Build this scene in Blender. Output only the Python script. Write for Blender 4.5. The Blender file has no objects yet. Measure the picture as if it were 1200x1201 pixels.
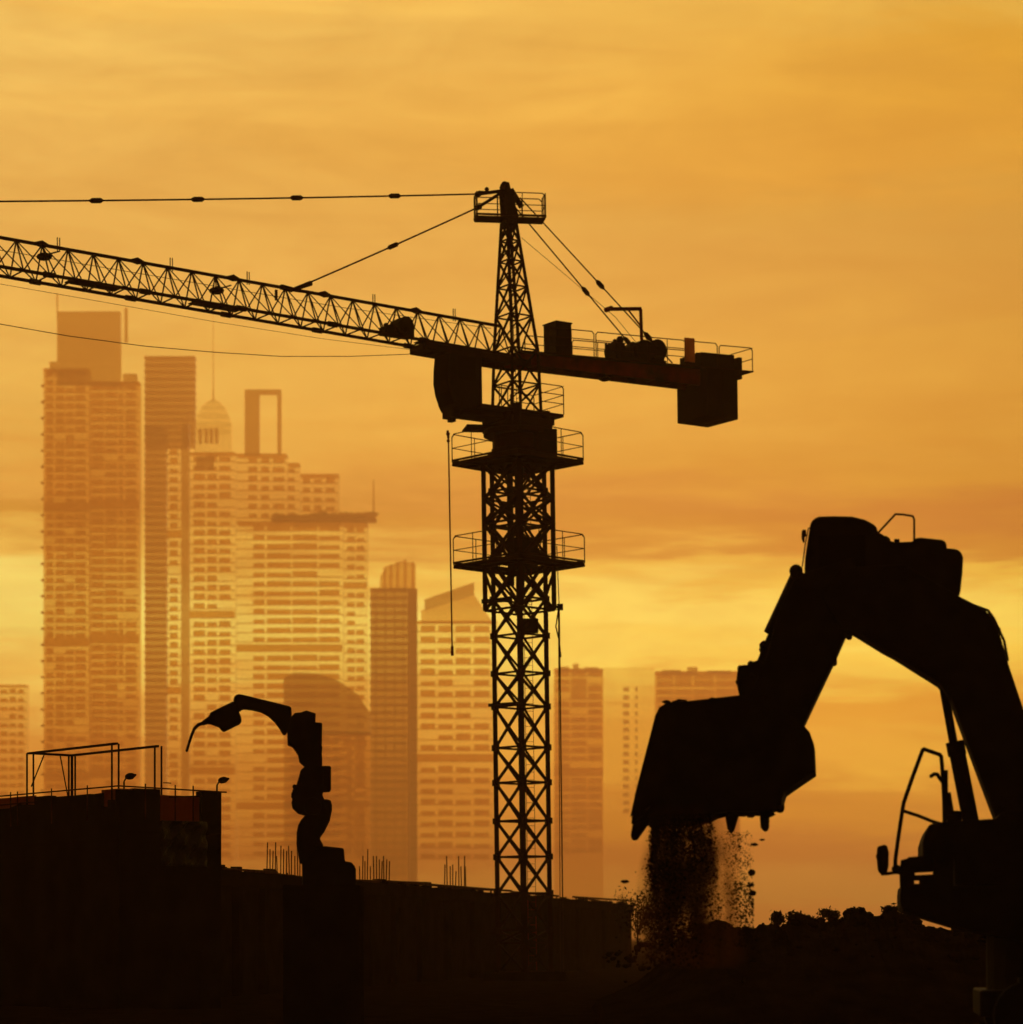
import bpy, bmesh, math, random
from mathutils import Vector, Matrix
random.seed(7)
R = math.radians
V = Vector
sc = bpy.context.scene
col = sc.collection

# ---------------------------------------------------------------- camera
F, CX, HY, CZ = 3000.0, 600.0, 1100.0, 1.7      # focal length and horizon in photo pixels, eye height
cam_d = bpy.data.cameras.new('camera'); cam = bpy.data.objects.new('camera', cam_d); col.objects.link(cam)
cam.location = (0, 0, CZ); cam.rotation_euler = (R(90), 0, 0)
cam_d.sensor_fit = 'HORIZONTAL'; cam_d.sensor_width = 36; cam_d.lens = 90.0
cam_d.shift_y = (HY - 600.5) / 1200.0
cam_d.clip_start = 0.5; cam_d.clip_end = 12000
cam_d.dof.use_dof = True; cam_d.dof.focus_distance = 64; cam_d.dof.aperture_fstop = 0.090 / 0.080
sc.camera = cam

def W(px, py, Y):
    return V(((px - CX) / F * Y, Y, CZ + (HY - py) / F * Y))
def hit(px, py, p0, n):
    o = V((0, 0, CZ)); d = V(((px - CX) / F, 1, (HY - py) / F))
    return o + d * ((V(p0) - o).dot(n) / d.dot(n))

# ---------------------------------------------------------------- materials
def mat(name, c, rough=0.7, metal=0.0, var=0.35, scale=3.0, bump=0.15, spec=0.3, translucent=None):
    m = bpy.data.materials.new(name); m.use_nodes = True
    nt = m.node_tree; N = nt.nodes; L = nt.links
    b = N['Principled BSDF']
    tc = N.new('ShaderNodeTexCoord')
    n1 = N.new('ShaderNodeTexNoise'); n1.inputs['Scale'].default_value = scale; n1.inputs['Detail'].default_value = 6
    L.new(tc.outputs['Object'], n1.inputs['Vector'])
    cr = N.new('ShaderNodeValToRGB')
    cr.color_ramp.elements[0].position = 0.3; cr.color_ramp.elements[1].position = 0.7
    cr.color_ramp.elements[0].color = (*[x * (1 - var) for x in c], 1)
    cr.color_ramp.elements[1].color = (*[min(1, x * (1 + var)) for x in c], 1)
    L.new(n1.outputs['Fac'], cr.inputs['Fac'])
    L.new(cr.outputs['Color'], b.inputs['Base Color'])
    b.inputs['Roughness'].default_value = rough; b.inputs['Metallic'].default_value = metal
    b.inputs['Specular IOR Level'].default_value = spec
    if bump:
        n2 = N.new('ShaderNodeTexNoise'); n2.inputs['Scale'].default_value = scale * 6; n2.inputs['Detail'].default_value = 5
        L.new(tc.outputs['Object'], n2.inputs['Vector'])
        bp = N.new('ShaderNodeBump'); bp.inputs['Strength'].default_value = bump; bp.inputs['Distance'].default_value = 0.05
        L.new(n2.outputs['Fac'], bp.inputs['Height']); L.new(bp.outputs['Normal'], b.inputs['Normal'])
    if translucent:
        t = N.new('ShaderNodeBsdfTranslucent'); t.inputs['Color'].default_value = (*translucent, 1)
        a = N.new('ShaderNodeMixShader'); a.inputs['Fac'].default_value = 0.6
        L.new(b.outputs[0], a.inputs[1]); L.new(t.outputs[0], a.inputs[2])
        L.new(a.outputs[0], N['Material Output'].inputs['Surface'])
    return m

def glass(name, t, body, amount):
    """see-through facade glass: the sky behind shows through, slightly tinted"""
    m = mat(name, body, .4, 0, .1, .02, bump=0); nt = m.node_tree; N = nt.nodes; L = nt.links
    tr = N.new('ShaderNodeBsdfTransparent'); tr.inputs['Color'].default_value = (*t, 1)
    mx = N.new('ShaderNodeMixShader'); mx.inputs['Fac'].default_value = amount
    L.new(N['Principled BSDF'].outputs[0], mx.inputs[1]); L.new(tr.outputs[0], mx.inputs[2]); L.new(mx.outputs[0], N['Material Output'].inputs['Surface'])
    return m
M = dict(
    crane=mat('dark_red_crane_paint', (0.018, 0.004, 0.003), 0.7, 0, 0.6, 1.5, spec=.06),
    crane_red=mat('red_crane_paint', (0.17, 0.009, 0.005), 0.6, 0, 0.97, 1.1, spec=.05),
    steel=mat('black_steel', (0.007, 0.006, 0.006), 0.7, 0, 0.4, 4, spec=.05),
    rope=mat('oily_wire_rope', (0.03, 0.012, 0.008), 0.7, 0, 0.3, 10, spec=.05),
    panel=mat('sign_panel', (0.45, 0.22, 0.14), 0.7, 0, 0.35, 5, translucent=(0.75, 0.45, 0.28)),
    cabglass=mat('dark_cab_glass', (0.004, 0.004, 0.004), 0.3, 0, 0.2, 2, bump=0, spec=.0),
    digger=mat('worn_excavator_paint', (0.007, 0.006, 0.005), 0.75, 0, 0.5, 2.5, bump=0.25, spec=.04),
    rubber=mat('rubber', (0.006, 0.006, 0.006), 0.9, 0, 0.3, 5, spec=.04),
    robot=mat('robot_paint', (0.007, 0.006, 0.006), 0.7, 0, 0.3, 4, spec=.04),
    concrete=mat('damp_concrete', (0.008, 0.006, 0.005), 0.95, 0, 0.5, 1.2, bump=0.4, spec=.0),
    plank=mat('formwork_timber', (0.05, 0.014, 0.007), 0.9, 0, 0.7, 3, spec=.04),
    net=mat('orange_debris_netting', (0.25, 0.07, 0.03), 0.9, 0, 0.3, 4, spec=.05, translucent=(0.34, 0.12, 0.05)),
    tarp=mat('black_plastic_sheeting', (0.005, 0.004, 0.004), 0.3, 0, 0.4, 2, bump=0.9, spec=0.25),
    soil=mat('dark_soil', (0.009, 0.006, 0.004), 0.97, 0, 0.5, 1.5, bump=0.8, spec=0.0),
    leaf=mat('leaves', (0.02, 0.02, 0.008), 0.9, 0, 0.4, 3, bump=0, spec=.05),
    bark=mat('bark', (0.02, 0.012, 0.008), 0.9, 0, 0.4, 6, spec=.05),
    tower_dark=glass('brown_facade_glass', (.97, .80, .58), (0.14, 0.06, 0.025), .56),
        tower_mid=mat('tan_concrete', (0.42, 0.26, 0.14), 0.85, 0, 0.12, 0.03, bump=0),
    tower_light=glass('pale_facade_glass', (1, .97, .9), (.8, .7, .5), .88),
    room=glass('blinds_behind_glass', (.95, .72, .42), (0.22, 0.10, 0.045), .72),
    tower_glass=glass('bronze_facade_glass', (.90, .74, .55), (.5, .3, .15), .80),
)

# ---------------------------------------------------------------- mesh helpers
class MB:
    def __init__(s): s.v = []; s.f = []
    def add(s, vs, fs):
        b = len(s.v); s.v += [tuple(x) for x in vs]; s.f += [tuple(i + b for i in f) for f in fs]; return s
    def box(s, lo, hi, m=None):
        x0, y0, z0 = lo; x1, y1, z1 = hi
        vs = [V(p) for p in ((x0,y0,z0),(x1,y0,z0),(x1,y1,z0),(x0,y1,z0),(x0,y0,z1),(x1,y0,z1),(x1,y1,z1),(x0,y1,z1))]
        if m: vs = [m @ p for p in vs]
        return s.add(vs, [(0,3,2,1),(4,5,6,7),(0,1,5,4),(1,2,6,5),(2,3,7,6),(3,0,4,7)])
    def tube(s, p, q, r, n=6, r2=None, caps=True):
        p = V(p); q = V(q); r2 = r if r2 is None else r2
        d = (q - p)
        if d.length < 1e-6: return s
        d.normalize(); a = V((0, 0, 1)) if abs(d.z) < 0.9 else V((1, 0, 0))
        u = d.cross(a).normalized(); w = d.cross(u)
        vs = []
        for c, rr in ((p, r), (q, r2)):
            for k in range(n):
                t = 2 * math.pi * (k + 0.5) / n
                vs.append(c + (u * math.cos(t) + w * math.sin(t)) * rr)
        fs = [(k, (k + 1) % n, n + (k + 1) % n, n + k) for k in range(n)]
        if caps: fs += [tuple(range(n))[::-1], tuple(range(n, 2 * n))]
        return s.add(vs, fs)
    def bar(s, p, q, w): return s.tube(p, q, w * 0.7071, 4)
    def poly(s, pts, r, n=6, closed=False):
        pts = list(pts) + ([pts[0]] if closed else [])
        for a, b in zip(pts, pts[1:]): s.tube(a, b, r, n)
        for a in pts: s.ball(a, r * 1.02, 6, 4)
        return s
    def ball(s, c, r, n=10, m=6, sc_=(1, 1, 1), mat_=None, jit=0):
        c = V(c); vs = []
        def P(x, y, z):
            j = 1 + (random.uniform(-jit, jit) if jit else 0)
            p = V((x * r * sc_[0] * j, y * r * sc_[1] * j, z * r * sc_[2] * j))
            return c + (mat_ @ p if mat_ else p)
        vs.append(P(0, 0, 1))
        for i in range(1, m):
            th = math.pi * i / m
            for k in range(n):
                ph = 2 * math.pi * k / n
                vs.append(P(math.sin(th) * math.cos(ph), math.sin(th) * math.sin(ph), math.cos(th)))
        vs.append(P(0, 0, -1)); fs = []
        for k in range(n):
            fs.append((0, 1 + k, 1 + (k + 1) % n))
            for i in range(m - 2):
                a = 1 + i * n; fs.append((a + k, a + n + k, a + n + (k + 1) % n, a + (k + 1) % n))
            a = 1 + (m - 2) * n; fs.append((a + k, len(vs) - 1, a + (k + 1) % n))
        return s.add(vs, fs)
    def prism(s, front, back):                      # two matching outlines -> solid
        n = len(front)
        return s.add(list(front) + list(back), [tuple(range(n))[::-1], tuple(range(n, 2 * n))] +
                     [(k, (k + 1) % n, n + (k + 1) % n, n + k) for k in range(n)])
    def build(s, name, m, parent=None, bevel=0, smooth=False, **props):
        me = bpy.data.meshes.new(name); me.from_pydata(s.v, [], s.f); me.materials.append(m)
        bm = bmesh.new(); bm.from_mesh(me); bmesh.ops.recalc_face_normals(bm, faces=bm.faces)
        bm.to_mesh(me); bm.free()
        if smooth:
            for p in me.polygons: p.use_smooth = True
        o = bpy.data.objects.new(name, me); col.objects.link(o)
        if parent: o.parent = parent
        if bevel:
            b = o.modifiers.new('bevel', 'BEVEL'); b.width = bevel; b.segments = 2; b.limit_method = 'ANGLE'; b.angle_limit = R(25)
        for k, v in props.items(): o[k] = v
        return o

class Root:
    def __init__(s, name, label, cat, loc, rot=(0, 0, 0), group=None):
        s.o = bpy.data.objects.new(name, None); col.objects.link(s.o)
        s.o.location = loc; s.o.rotation_euler = rot
        s.o['label'] = label; s.o['category'] = cat
        if group: s.o['group'] = group
        s.M = Matrix.LocRotScale(V(loc), s.o.rotation_euler, None); s.I = s.M.inverted()
    def L(s, px, py, p0=(0, 0, 0), n=(0, 1, 0)):     # photo point on a plane of this object's own frame
        return s.I @ hit(px, py, s.M @ V(p0), s.M.to_3x3() @ V(n))
def tag(o, label, cat, group=None, kind=None):
    if label: o['label'] = label
    if cat: o['category'] = cat
    if group: o['group'] = group
    if kind: o['kind'] = kind
    return o
def lerp(a, b, t): return V(a) * (1 - t) + V(b) * t

def lattice(mb, brace, levels, corner, post, hw, dw, cross=True, skip_h=False):
    """four-post lattice: corner(k, z) gives post position"""
    for k in range(4):
        for a, b in zip(levels, levels[1:]): mb[k].bar(corner(k, a), corner(k, b), post)
    for k in range(4):
        j = (k + 1) % 4
        for i, z in enumerate(levels):
            if not skip_h: brace.bar(corner(k, z), corner(j, z), hw)
        for i, (a, b) in enumerate(zip(levels, levels[1:])):
            brace.bar(corner(k, a), corner(j, b), dw)
            if cross: brace.bar(corner(j, a), corner(k, b), dw * 0.75)
def ladder(mb, a, b, side, w=0.32, step=0.3, r=0.016):
    a = V(a); b = V(b); s2 = V(side).normalized() * w / 2
    mb.tube(a - s2, b - s2, r, 4); mb.tube(a + s2, b + s2, r, 4)
    n = int((b - a).length / step)
    for i in range(1, n): p = lerp(a, b, i / n); mb.tube(p - s2, p + s2, r * 0.8, 4)

# ================================================================ GROUND
g = MB()
nx = 40
xs = [-3000, -600, -200, -80, -45] + [-30 + i * 1.5 for i in range(41)] + [45, 80, 200, 600, 3000]
ys = [-75, 0, 15] + [20 + i * 2.0 for i in range(66)] + [180, 300, 600, 1200, 4530]
def gz(x, y):
    if abs(x) > 40 or y < 18 or y > 152: return 0
    return 0.05 * math.sin(x * 1.7 + y * .6) * math.cos(y * 1.1 - x) + random.uniform(-.03, .03)
g.add([(x, y, gz(x, y) if 0 < j < len(ys) - 1 else 0) for j, y in enumerate(ys) for x in xs],
      [(j * len(xs) + i, j * len(xs) + i + 1, (j + 1) * len(xs) + i + 1, (j + 1) * len(xs) + i) for j in range(len(ys) - 1) for i in range(len(xs) - 1)])
g.build('ground', M['soil'], kind='structure')

# spoil ridge behind the excavator: height follows the crest seen in the photograph
crest = [(700, 1112), (745, 1110), (770, 1096), (800, 1080), (835, 1076), (868, 1086), (884, 1085), (896, 1081), (906, 1080), (920, 1081), (926, 1074), (940, 1072), (955, 1077), (968, 1076), (985, 1077),
         (992, 1068), (1012, 1066), (1018, 1071), (1033, 1071), (1038, 1066), (1056, 1067), (1062, 1073), (1078, 1077), (1093, 1084), (1118, 1089), (1150, 1090), (1200, 1088), (1300, 1095), (1420, 1108)]
MY = 57.0
def crest_z(x):
    px = CX + x / MY * F
    for (a, b), (c, d) in zip(crest, crest[1:]):
        if a <= px <= c: return CZ + (HY - (b + (d - b) * (px - a) / (c - a))) / F * MY
    return 0.0
mb = MB(); NXm, NYm = 230, 34
x0m, x1m = 1.0, 16.5
def bumpn(x, y): return math.sin(x * 5.1 + y * 2.3) * math.sin(y * 4.7 - x * 1.3)
vs = []
for j in range(NYm + 1):
    for i in range(NXm + 1):
        x = x0m + (x1m - x0m) * i / NXm; y = MY - 6 + 12 * j / NYm
        d = abs(y - MY) / 6; e = min(1, (x - x0m) / 3.5, (x1m - x) / 1.2)
        h = crest_z(x) * max(0, (1 - d) ** 0.8) * max(0, e) + (1 - d) * e * (0.05 * bumpn(x, y) + random.uniform(-.035, .035)) - 0.06
        vs.append((x, y, h))
mb.add(vs, [(j * (NXm + 1) + i, j * (NXm + 1) + i + 1, (j + 1) * (NXm + 1) + i + 1, (j + 1) * (NXm + 1) + i) for j in range(NYm) for i in range(NXm)])
mb.build('spoil_hill', M['soil'], kind='structure')
# loose clods lying over the ridge
mb = MB()
for i in range(520):
    x = random.uniform(2, 15.5); y = MY + random.gauss(0, 1.4)
    if abs(y - MY) > 5: continue
    d = abs(y - MY) / 6
    r = random.choice([.03, .04, .05, .07, .1])
    mb.ball((x, y, crest_z(x) * (1 - d) ** 0.8 - 0.05 + r * .4), r, 7, 5, (random.uniform(.8, 1.4), 1, random.uniform(.6, 1)), None, .22)
tag(mb.build('soil_rubble', M['soil']), 'dark loose clods of earth scattered over the spoil ridge', None, kind='stuff')

# ================================================================ TOWER CRANE
CY = 101.0
C = Root('tower_crane', 'dark red lattice tower crane with long jib standing in the middle of the site', 'crane',
         ((615.5 - 600) / F * CY, CY, 0), (0, -0.0134, 0))
A = R(35.2)
jd = V((-math.cos(A), -math.sin(A), 0)); pd = V((math.sin(A), -math.cos(A), 0)); up = V((0, 0, 1))
def J(px, py, off=0.0): return C.L(px, py, pd * off, pd)      # point in the jib's upright plane
def S(t, o, z): return jd * t + pd * o + up * z               # slewing frame
def Z(py): return C.L(612, py).z
def CP(px, py): return C.L(px, py)

# mast
base = MB().box((-1.6, -1.6, -0.3), (1.6, 1.6, 0.35)); base.build('foundation_block', M['concrete'], C.o, .03)
half = 1.03
def mc(k, z):
    a = R(-90 + 90 * k) + R(1.5); return V((math.cos(a) * half, math.sin(a) * half, z))
lv = [0.35, 1.5] + [Z(y) for y in (1091, 1048, 1005, 963, 918, 877, 829, 790, 746, 703, 660, 618, 576, 534)]
po, br = [MB() for _ in range(4)], MB(); lattice(po, br, lv, mc, 0.185, 0.075, 0.09)
for i, z in enumerate(lv):
    for k in range(4):
        p = mc(k, z); po[k].box((-.11, -.11, -.12), (.11, .11, .12), Matrix.Translation(p) @ Matrix.Rotation(R(45), 4, 'Z'))
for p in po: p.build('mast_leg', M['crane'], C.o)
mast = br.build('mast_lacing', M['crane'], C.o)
ld = MB(); ladder(ld, (0.32, -.25, 0.4), (0.32, -.25, Z(540)), (1, .2, 0)); ld.build('ladder', M['crane_red'], mast)
for y in (826, 704): MB().box((-.72, -.4, Z(y)), (.5, .45, Z(y) + .06), Matrix.Rotation(R(-3), 4, 'Y')).build('rest_platform', M['steel'], mast)
mb = MB().box((.05, -.75, Z(744)), (.72, -.25, Z(728))); mb.build('power_box', M['steel'], C.o, .03)
cs = MB()
cs.tube(mc(1, 1.0) + V((.02, -.04, 0)), mc(1, Z(720)) + V((.02, -.04, 0)), .06, 6)
cs.build('cable_conduit', M['crane_red'], mast)

# climbing frame
ch = 1.36
def cc(k, z):
    a = R(-90 + 90 * k) + R(1.5); return V((math.cos(a) * ch, math.sin(a) * ch, z))
po, br = [MB() for _ in range(4)], MB(); lattice(po, br, [Z(716), Z(664), Z(614), Z(585), Z(545)], cc, 0.19, 0.08, 0.10)
for k in range(4):
    po[k].bar(mc(k, Z(700)), cc(k, Z(672)), .12); po[k].bar(mc(k, Z(600)), cc(k, Z(612)), .1)
for p in po: p.build('climbing_frame_leg', M['crane'], C.o)
br.build('climbing_frame_lacing', M['crane'], C.o)
mb = MB().bar(CP(640, 712), CP(658, 712), .1); mb.box((-.12, -.1, -.12), (.12, .1, .12), Matrix.Translation(CP(657, 712))); mb.build('cable_bracket', M['steel'], C.o)
mb = MB().box((-.75, -.35, Z(541)), (.35, .55, Z(512))).box((.62, -.85, Z(541)), (1.55, .2, Z(508))).box((-.35, -.5, Z(668)), (.75, .4, Z(632)))
mb.box((-.45, -.95, Z(690)), (-.2, -.6, Z(560))); mb.box((-.05, -.9, Z(700)), (.2, -.6, Z(510)))
mb.build('climbing_gear', M['steel'], C.o, .04)

def mast_platform(py, w, hgt, name='mast_platform', ang=45, inner=1.0, cen=V((0, 0, 0)), wy=1.0, beams=True):
    z = Z(py); m4 = Matrix.Translation(cen) @ Matrix.Rotation(R(ang), 4, 'Z') @ Matrix.Diagonal((1, wy, 1, 1))
    d = MB()
    for lo, hi in (((-w, -w), (w, -inner)), ((-w, inner), (w, w)), ((-w, -inner), (-inner, inner)), ((inner, -inner), (w, inner))):
        d.box((*lo, z - .05), (*hi, z), m4)
    for q in ((-w + .03, w - .03, -inner, inner) if beams else ()):
        d.bar(m4 @ V((q, -w, z - .11)), m4 @ V((q, w, z - .11)), .1); d.bar(m4 @ V((-w, q, z - .11)), m4 @ V((w, q, z - .11)), .1)
    d = d.build(name, M['crane'], C.o)
    r = MB(); cs_ = [V((-w, -w, 0)), V((w, -w, 0)), V((w, w, 0)), V((-w, w, 0))]
    for k in range(4):
        a, b = cs_[k], cs_[(k + 1) % 4]; dv = (b - a).normalized()
        a2, b2 = a + dv * .12, b - dv * .12
        P = lambda q, h: m4 @ V((q.x, q.y, z + h))
        r.poly([P(a, 0), P(a, hgt - .12), P(a2, hgt), P(b2, hgt), P(b, hgt - .12), P(b, 0)], .022, 5)
        r.tube(P(a, hgt * .5), P(b, hgt * .5), .018, 5)
        for t in (.3, .66): r.tube(P(lerp(a, b, t), 0), P(lerp(a, b, t), hgt), .018, 5)
        r.tube(P(a, .06), P(b, .06), .05, 4)
    r.build('handrail', M['crane'], d)
mast_platform(661, 1.83, 1.12)
mast_platform(541, 1.83, 1.10)

# slewing unit
mb = MB()
mb.tube((0, 0, Z(548)), (0, 0, Z(528)), 1.25, 8, 1.1); mb.tube((0, 0, Z(528)), (0, 0, Z(512)), 1.0, 24); mb.tube((0, 0, Z(512)), (0, 0, Z(506)), 1.35, 28)
mb.box((-1.0, -1.0, Z(507)), (1.0, 1.0, Z(494)), Matrix.Rotation(A, 4, 'Z'))
mb.tube(S(.7, .9, Z(512)), S(.7, .9, Z(480)), .2, 12); mb.tube(S(-.8, .8, Z(510)), S(-.8, .8, Z(484)), .2, 12)
mb.build('slewing_unit', M['crane'], C.o, .03)
mb = MB(); z = Z(504); mb.box((-2.1, -.55, z), (-.6, .7, z + .07), Matrix.Rotation(R(10), 4, 'Z')); mb.build('rain_hood', M['steel'], C.o)
# slewing platform, asymmetrical: rail only on the counter-jib side
mb = MB(); zf = Z(486)
def SB(mb, t0, t1, o0, o1, z0, z1):
    v = [S(t, o, z) for z in (z0, z1) for (t, o) in ((t0, o0), (t1, o0), (t1, o1), (t0, o1))]
    return mb.add(v, [(0,3,2,1),(4,5,6,7),(0,1,5,4),(1,2,6,5),(2,3,7,6),(3,0,4,7)])
SB(mb, -1.55, 2.4, -1.0, 1.0, zf - .12, zf); SB(mb, -1.2, 1.1, -.85, .85, zf - .45, zf - .12)
pl = mb.build('slewing_platform', M['crane'], C.o)
for o in (-1.0, 1.0):
    r = MB()
    r.poly([S(-.4, o, zf), S(-.4, o, zf + 1.0), S(-.5, o, zf + 1.1), S(-1.45, o, zf + 1.1), S(-1.55, o, zf + 1.0), S(-1.55, o, zf)], .022, 5)
    r.tube(S(-.4, o, zf + .4), S(-1.55, o, zf + .4), .018); r.tube(S(-.4, o, zf + .75), S(-1.55, o, zf + .75), .018)
    if o > 0:
        for h in (.4, .75, 1.1): r.tube(S(-1.55, -1.0, zf + h), S(-1.55, 1.0, zf + h), .018)
    r.build('handrail', M['crane'], pl)
    for t in (1.15, 1.55): MB().poly([S(t, o, zf), S(t, o, zf + .8), S(t + .3, o, zf + .8), S(t + .3, o, zf)], .02, 5).build('grab_rail', M['crane'], pl)

# tower head
hs0, hs1, hs2 = .69, .62, .21
def head_c(k, z):
    z0, z1, z2 = zf, Z(412), Z(263)
    if z <= z1: s = hs0 + (hs1 - hs0) * (z - z0) / (z1 - z0); c = 0.02
    else:
        q = (z - z1) / (z2 - z1); s = hs1 + (hs2 - hs1) * q; c = .02 + .26 * q
    t, o = ((s, s), (-s, s), (-s, -s), (s, -s))[k]
    return S(c + t, o, z)
po, br = [MB() for _ in range(4)], MB()
lattice(po, br, [zf, Z(452), Z(412), Z(372), Z(338), Z(308), Z(284), Z(263)], head_c, .125, .055, .07)
for p in po: p.build('tower_head_leg', M['crane'], C.o)
th = br.build('tower_head_lacing', M['crane'], C.o)
ld = MB(); ladder(ld, S(.0, .1, zf), S(.25, .05, Z(265)), S(.3, 1, 0)); ld.build('ladder', M['crane'], th)
apex = J(592, 219)
mb = MB(); za = Z(263)
for o in (-.17, .17):
    at_ = apex.dot(jd); f = [S(.28 + hs2 + .02, o - .03, za - .1), S(.28 - hs2 - .08, o - .03, za - .1), S(.28 - hs2 - .12, o - .03, za + .35), S(at_ - .2, o - .03, apex.z - .28), S(at_ - .08, o - .03, apex.z + .14), S(at_ + .06, o - .03, apex.z + .14), S(at_ + .14, o - .03, apex.z - .25)]
    mb.prism(f, [p + pd * .06 for p in f])
for z, hw in ((apex.z - .0, .12), (apex.z - .5, .2)): mb.tube(S(apex.dot(jd), -.22, z), S(apex.dot(jd), .22, z), .10, 10)
mb.ball(apex + V((0, 0, .08)), .14)
SB(mb, .28 - .2, .28 + .2, -.2, .2, za - .1, apex.z - .35)
mb.build('apex_head', M['crane'], C.o)
mast_platform(258, 1.36, .95, 'apex_platform', 9, .3, S(.22, 0, 0), .30, False)
for cx_, cy_ in ((586, 224), (600, 222)):
    pass

# jib
tA, tB = J(578, 381), J(0, 278.5)
bA, bB = J(578, 418), J(0, 318)
t_at = lambda p: p.dot(jd)
def zlin(a, b, t): return a.z + (b.z - a.z) * (t - t_at(a)) / (t_at(b) - t_at(a))
def ztop(t): return zlin(tA, tB, t)
def zbot(t): return zlin(bA, bB, t)
JW = .56; t0, t1 = .72, 32.0; NP = 32
ts = [t0 + (t1 - t0) * i / NP for i in range(NP + 1)]
mb = MB()
mb.bar(S(ts[0], 0, ztop(ts[0])), S(ts[-2], 0, ztop(ts[-2])), .10); mb.bar(S(ts[-2], 0, ztop(ts[-2])), S(ts[-1], 0, zbot(ts[-1])), .09)
for o in (-JW, JW): mb.bar(S(ts[0], o, zbot(ts[0])), S(ts[-1], o, zbot(ts[-1])), .10)
# section joints and studs along the chords
for px in (49, 161, 273, 380, 487):
    q = J(px, 300); t = t_at(q)
    mb.tube(S(t - .28, 0, ztop(t - .28) + .01), S(t, 0, ztop(t) + .03), .05, 8, .13); mb.tube(S(t, 0, ztop(t) + .03), S(t + .28, 0, ztop(t + .28) + .01), .13, 8, .05)
    for o in (-JW, JW): mb.tube(S(t - .2, o, zbot(t - .2)), S(t + .2, o, zbot(t + .2)), .1, 8)
for px in (69, 201, 291, 438, 532):
    t = t_at(J(px, 310))
    for e in (-.045, .045): mb.tube(S(t + e, 0, ztop(t) - .12), S(t + e, 0, ztop(t) + .36), .02, 5)
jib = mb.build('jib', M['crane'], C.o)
mb = MB()
for i, t in enumerate(ts[:-1]):
    for o in (-JW, JW):
        mb.tube(S(t, 0, ztop(t)), S(t, o, zbot(t)), .030, 5)
        u = ts[i + 1]
        if i < NP - 1:
            if o > 0: mb.tube(S(t, 0, ztop(t)), S(u, o, zbot(u)), .027, 5); mb.tube(S(t, o, zbot(t)), S(u, 0, ztop(u)), .022, 5)
            else: mb.tube(S(t, o, zbot(t)), S(u, 0, ztop(u)), .027, 5)
    mb.tube(S(t, -JW, zbot(t)), S(t, JW, zbot(t)), .03, 5)
    u = ts[i + 1]
    mb.tube(S(t, -JW, zbot(t)), S(u, JW, zbot(u)), .026, 5)
mb.build('lacing', M['crane'], jib)
# inspection catwalk boards near the root of the jib
for a, b in ((2, 4), (12, 14), (17, 19)):
    MB().add([S(ts[i], o, zbot(ts[i]) + h) for h in (.06, .1) for i, o in ((a, -.3), (b, -.3), (b, .25), (a, .25))],
             [(0,3,2,1),(4,5,6,7),(0,1,5,4),(1,2,6,5),(2,3,7,6),(3,0,4,7)]).build('catwalk', M['steel'], jib)
# floodlight heads and trolley winch inside the jib
for px, py in ((52, 301), (254, 341)):
    t = t_at(J(px, py)); p = J(px, py)
    mb = MB().ball(p, .19, 10, 6, (1.5, .9, .75)).bar(p + V((0, 0, .05)), S(t - .6, 0, p.z + .28), .05).bar(p, S(t + .05, 0, ztop(t)), .04)
    mb.build('sheave_block', M['steel'], C.o)
p = J(468, 386); t = p.dot(jd)
mb = MB()
SB(mb, t - .5, t + .75, -.25, .3, zbot(t) + .12, zbot(t) + .42)
mb.tube(S(t - .1, -.35, p.z + .1), S(t - .1, .4, p.z + .1), .33, 16); mb.tube(S(t + .5, -.2, p.z - .12), S(t + .5, .3, p.z - .12), .2, 12)
for k in range(9): mb.ball(S(t + random.uniform(-.45, .7), random.uniform(-.2, .3), p.z + random.uniform(-.25, .3)), random.uniform(.07, .14), 6, 4, jit=.1)
mb.build('trolley_winch', M['steel'], C.o)
# lugs and pendants
lug = apex + V((0, 0, -.05))
a1 = J(561, 227.5); a2 = J(561, 243); e1 = J(0, 234); 
tt = 20.0
while tt < 31.5 and a1.z + (e1.z - a1.z) * (tt - t_at(a1)) / (t_at(e1) - t_at(a1)) > ztop(tt) + .05: tt += .1
k = (tt - t_at(a1)) / (t_at(e1) - t_at(a1)); e1x = a1 + (e1 - a1) * k; e1x.z = ztop(tt) + .03
def pendant(a, b, cps, r=.032, sag=.03, name='tie_rod'):
    sg = lambda c: V(c) - V((0, 0, 4 * sag * ((V(c) - V(a)).length / (V(b) - V(a)).length) * (1 - (V(c) - V(a)).length / (V(b) - V(a)).length)))
    mb = MB(); pts = [sg(lerp(a, b, i / 14)) for i in range(15)]
    for p, q in zip(pts, pts[1:]): mb.tube(p, q, r, 6)
    mb = mb.build(name, M['crane'], C.o)
    d = (V(b) - V(a)).normalized()
    for c in map(sg, cps):
        MB().tube(c - d * .27, c - d * .17, .04, 8, .095).tube(c - d * .17, c + d * .17, .095, 8).tube(c + d * .17, c + d * .27, .095, 8, .04).build('coupling', M['crane'], mb)
    return d
def onseg(a, b, px):
    lo, hi = 0, 1
    for _ in range(40):
        m_ = (lo + hi) / 2; w = C.M @ lerp(a, b, m_); x = CX + w.x / w.y * F
        if x > px: lo = m_
        else: hi = m_
    return lerp(a, b, lo)
pendant(a1, e1x, [onseg(a1, e1x, x) for x in (463, 348, 232, 113)], sag=.07)
b2 = J(343, 340); pendant(a2, b2, [onseg(a2, b2, 461)])
mb = MB()
for a in (a1, a2):
    for o in (-.07, .07): mb.bar(a + pd * o, lug + V((0, 0, -.1)) + pd * o, .1)
    mb.tube(a - pd * .12, a + pd * .12, .11, 8)
mb.ball(J(571, 222), .09)
mb.build('pendant_lug', M['crane'], C.o)
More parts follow.
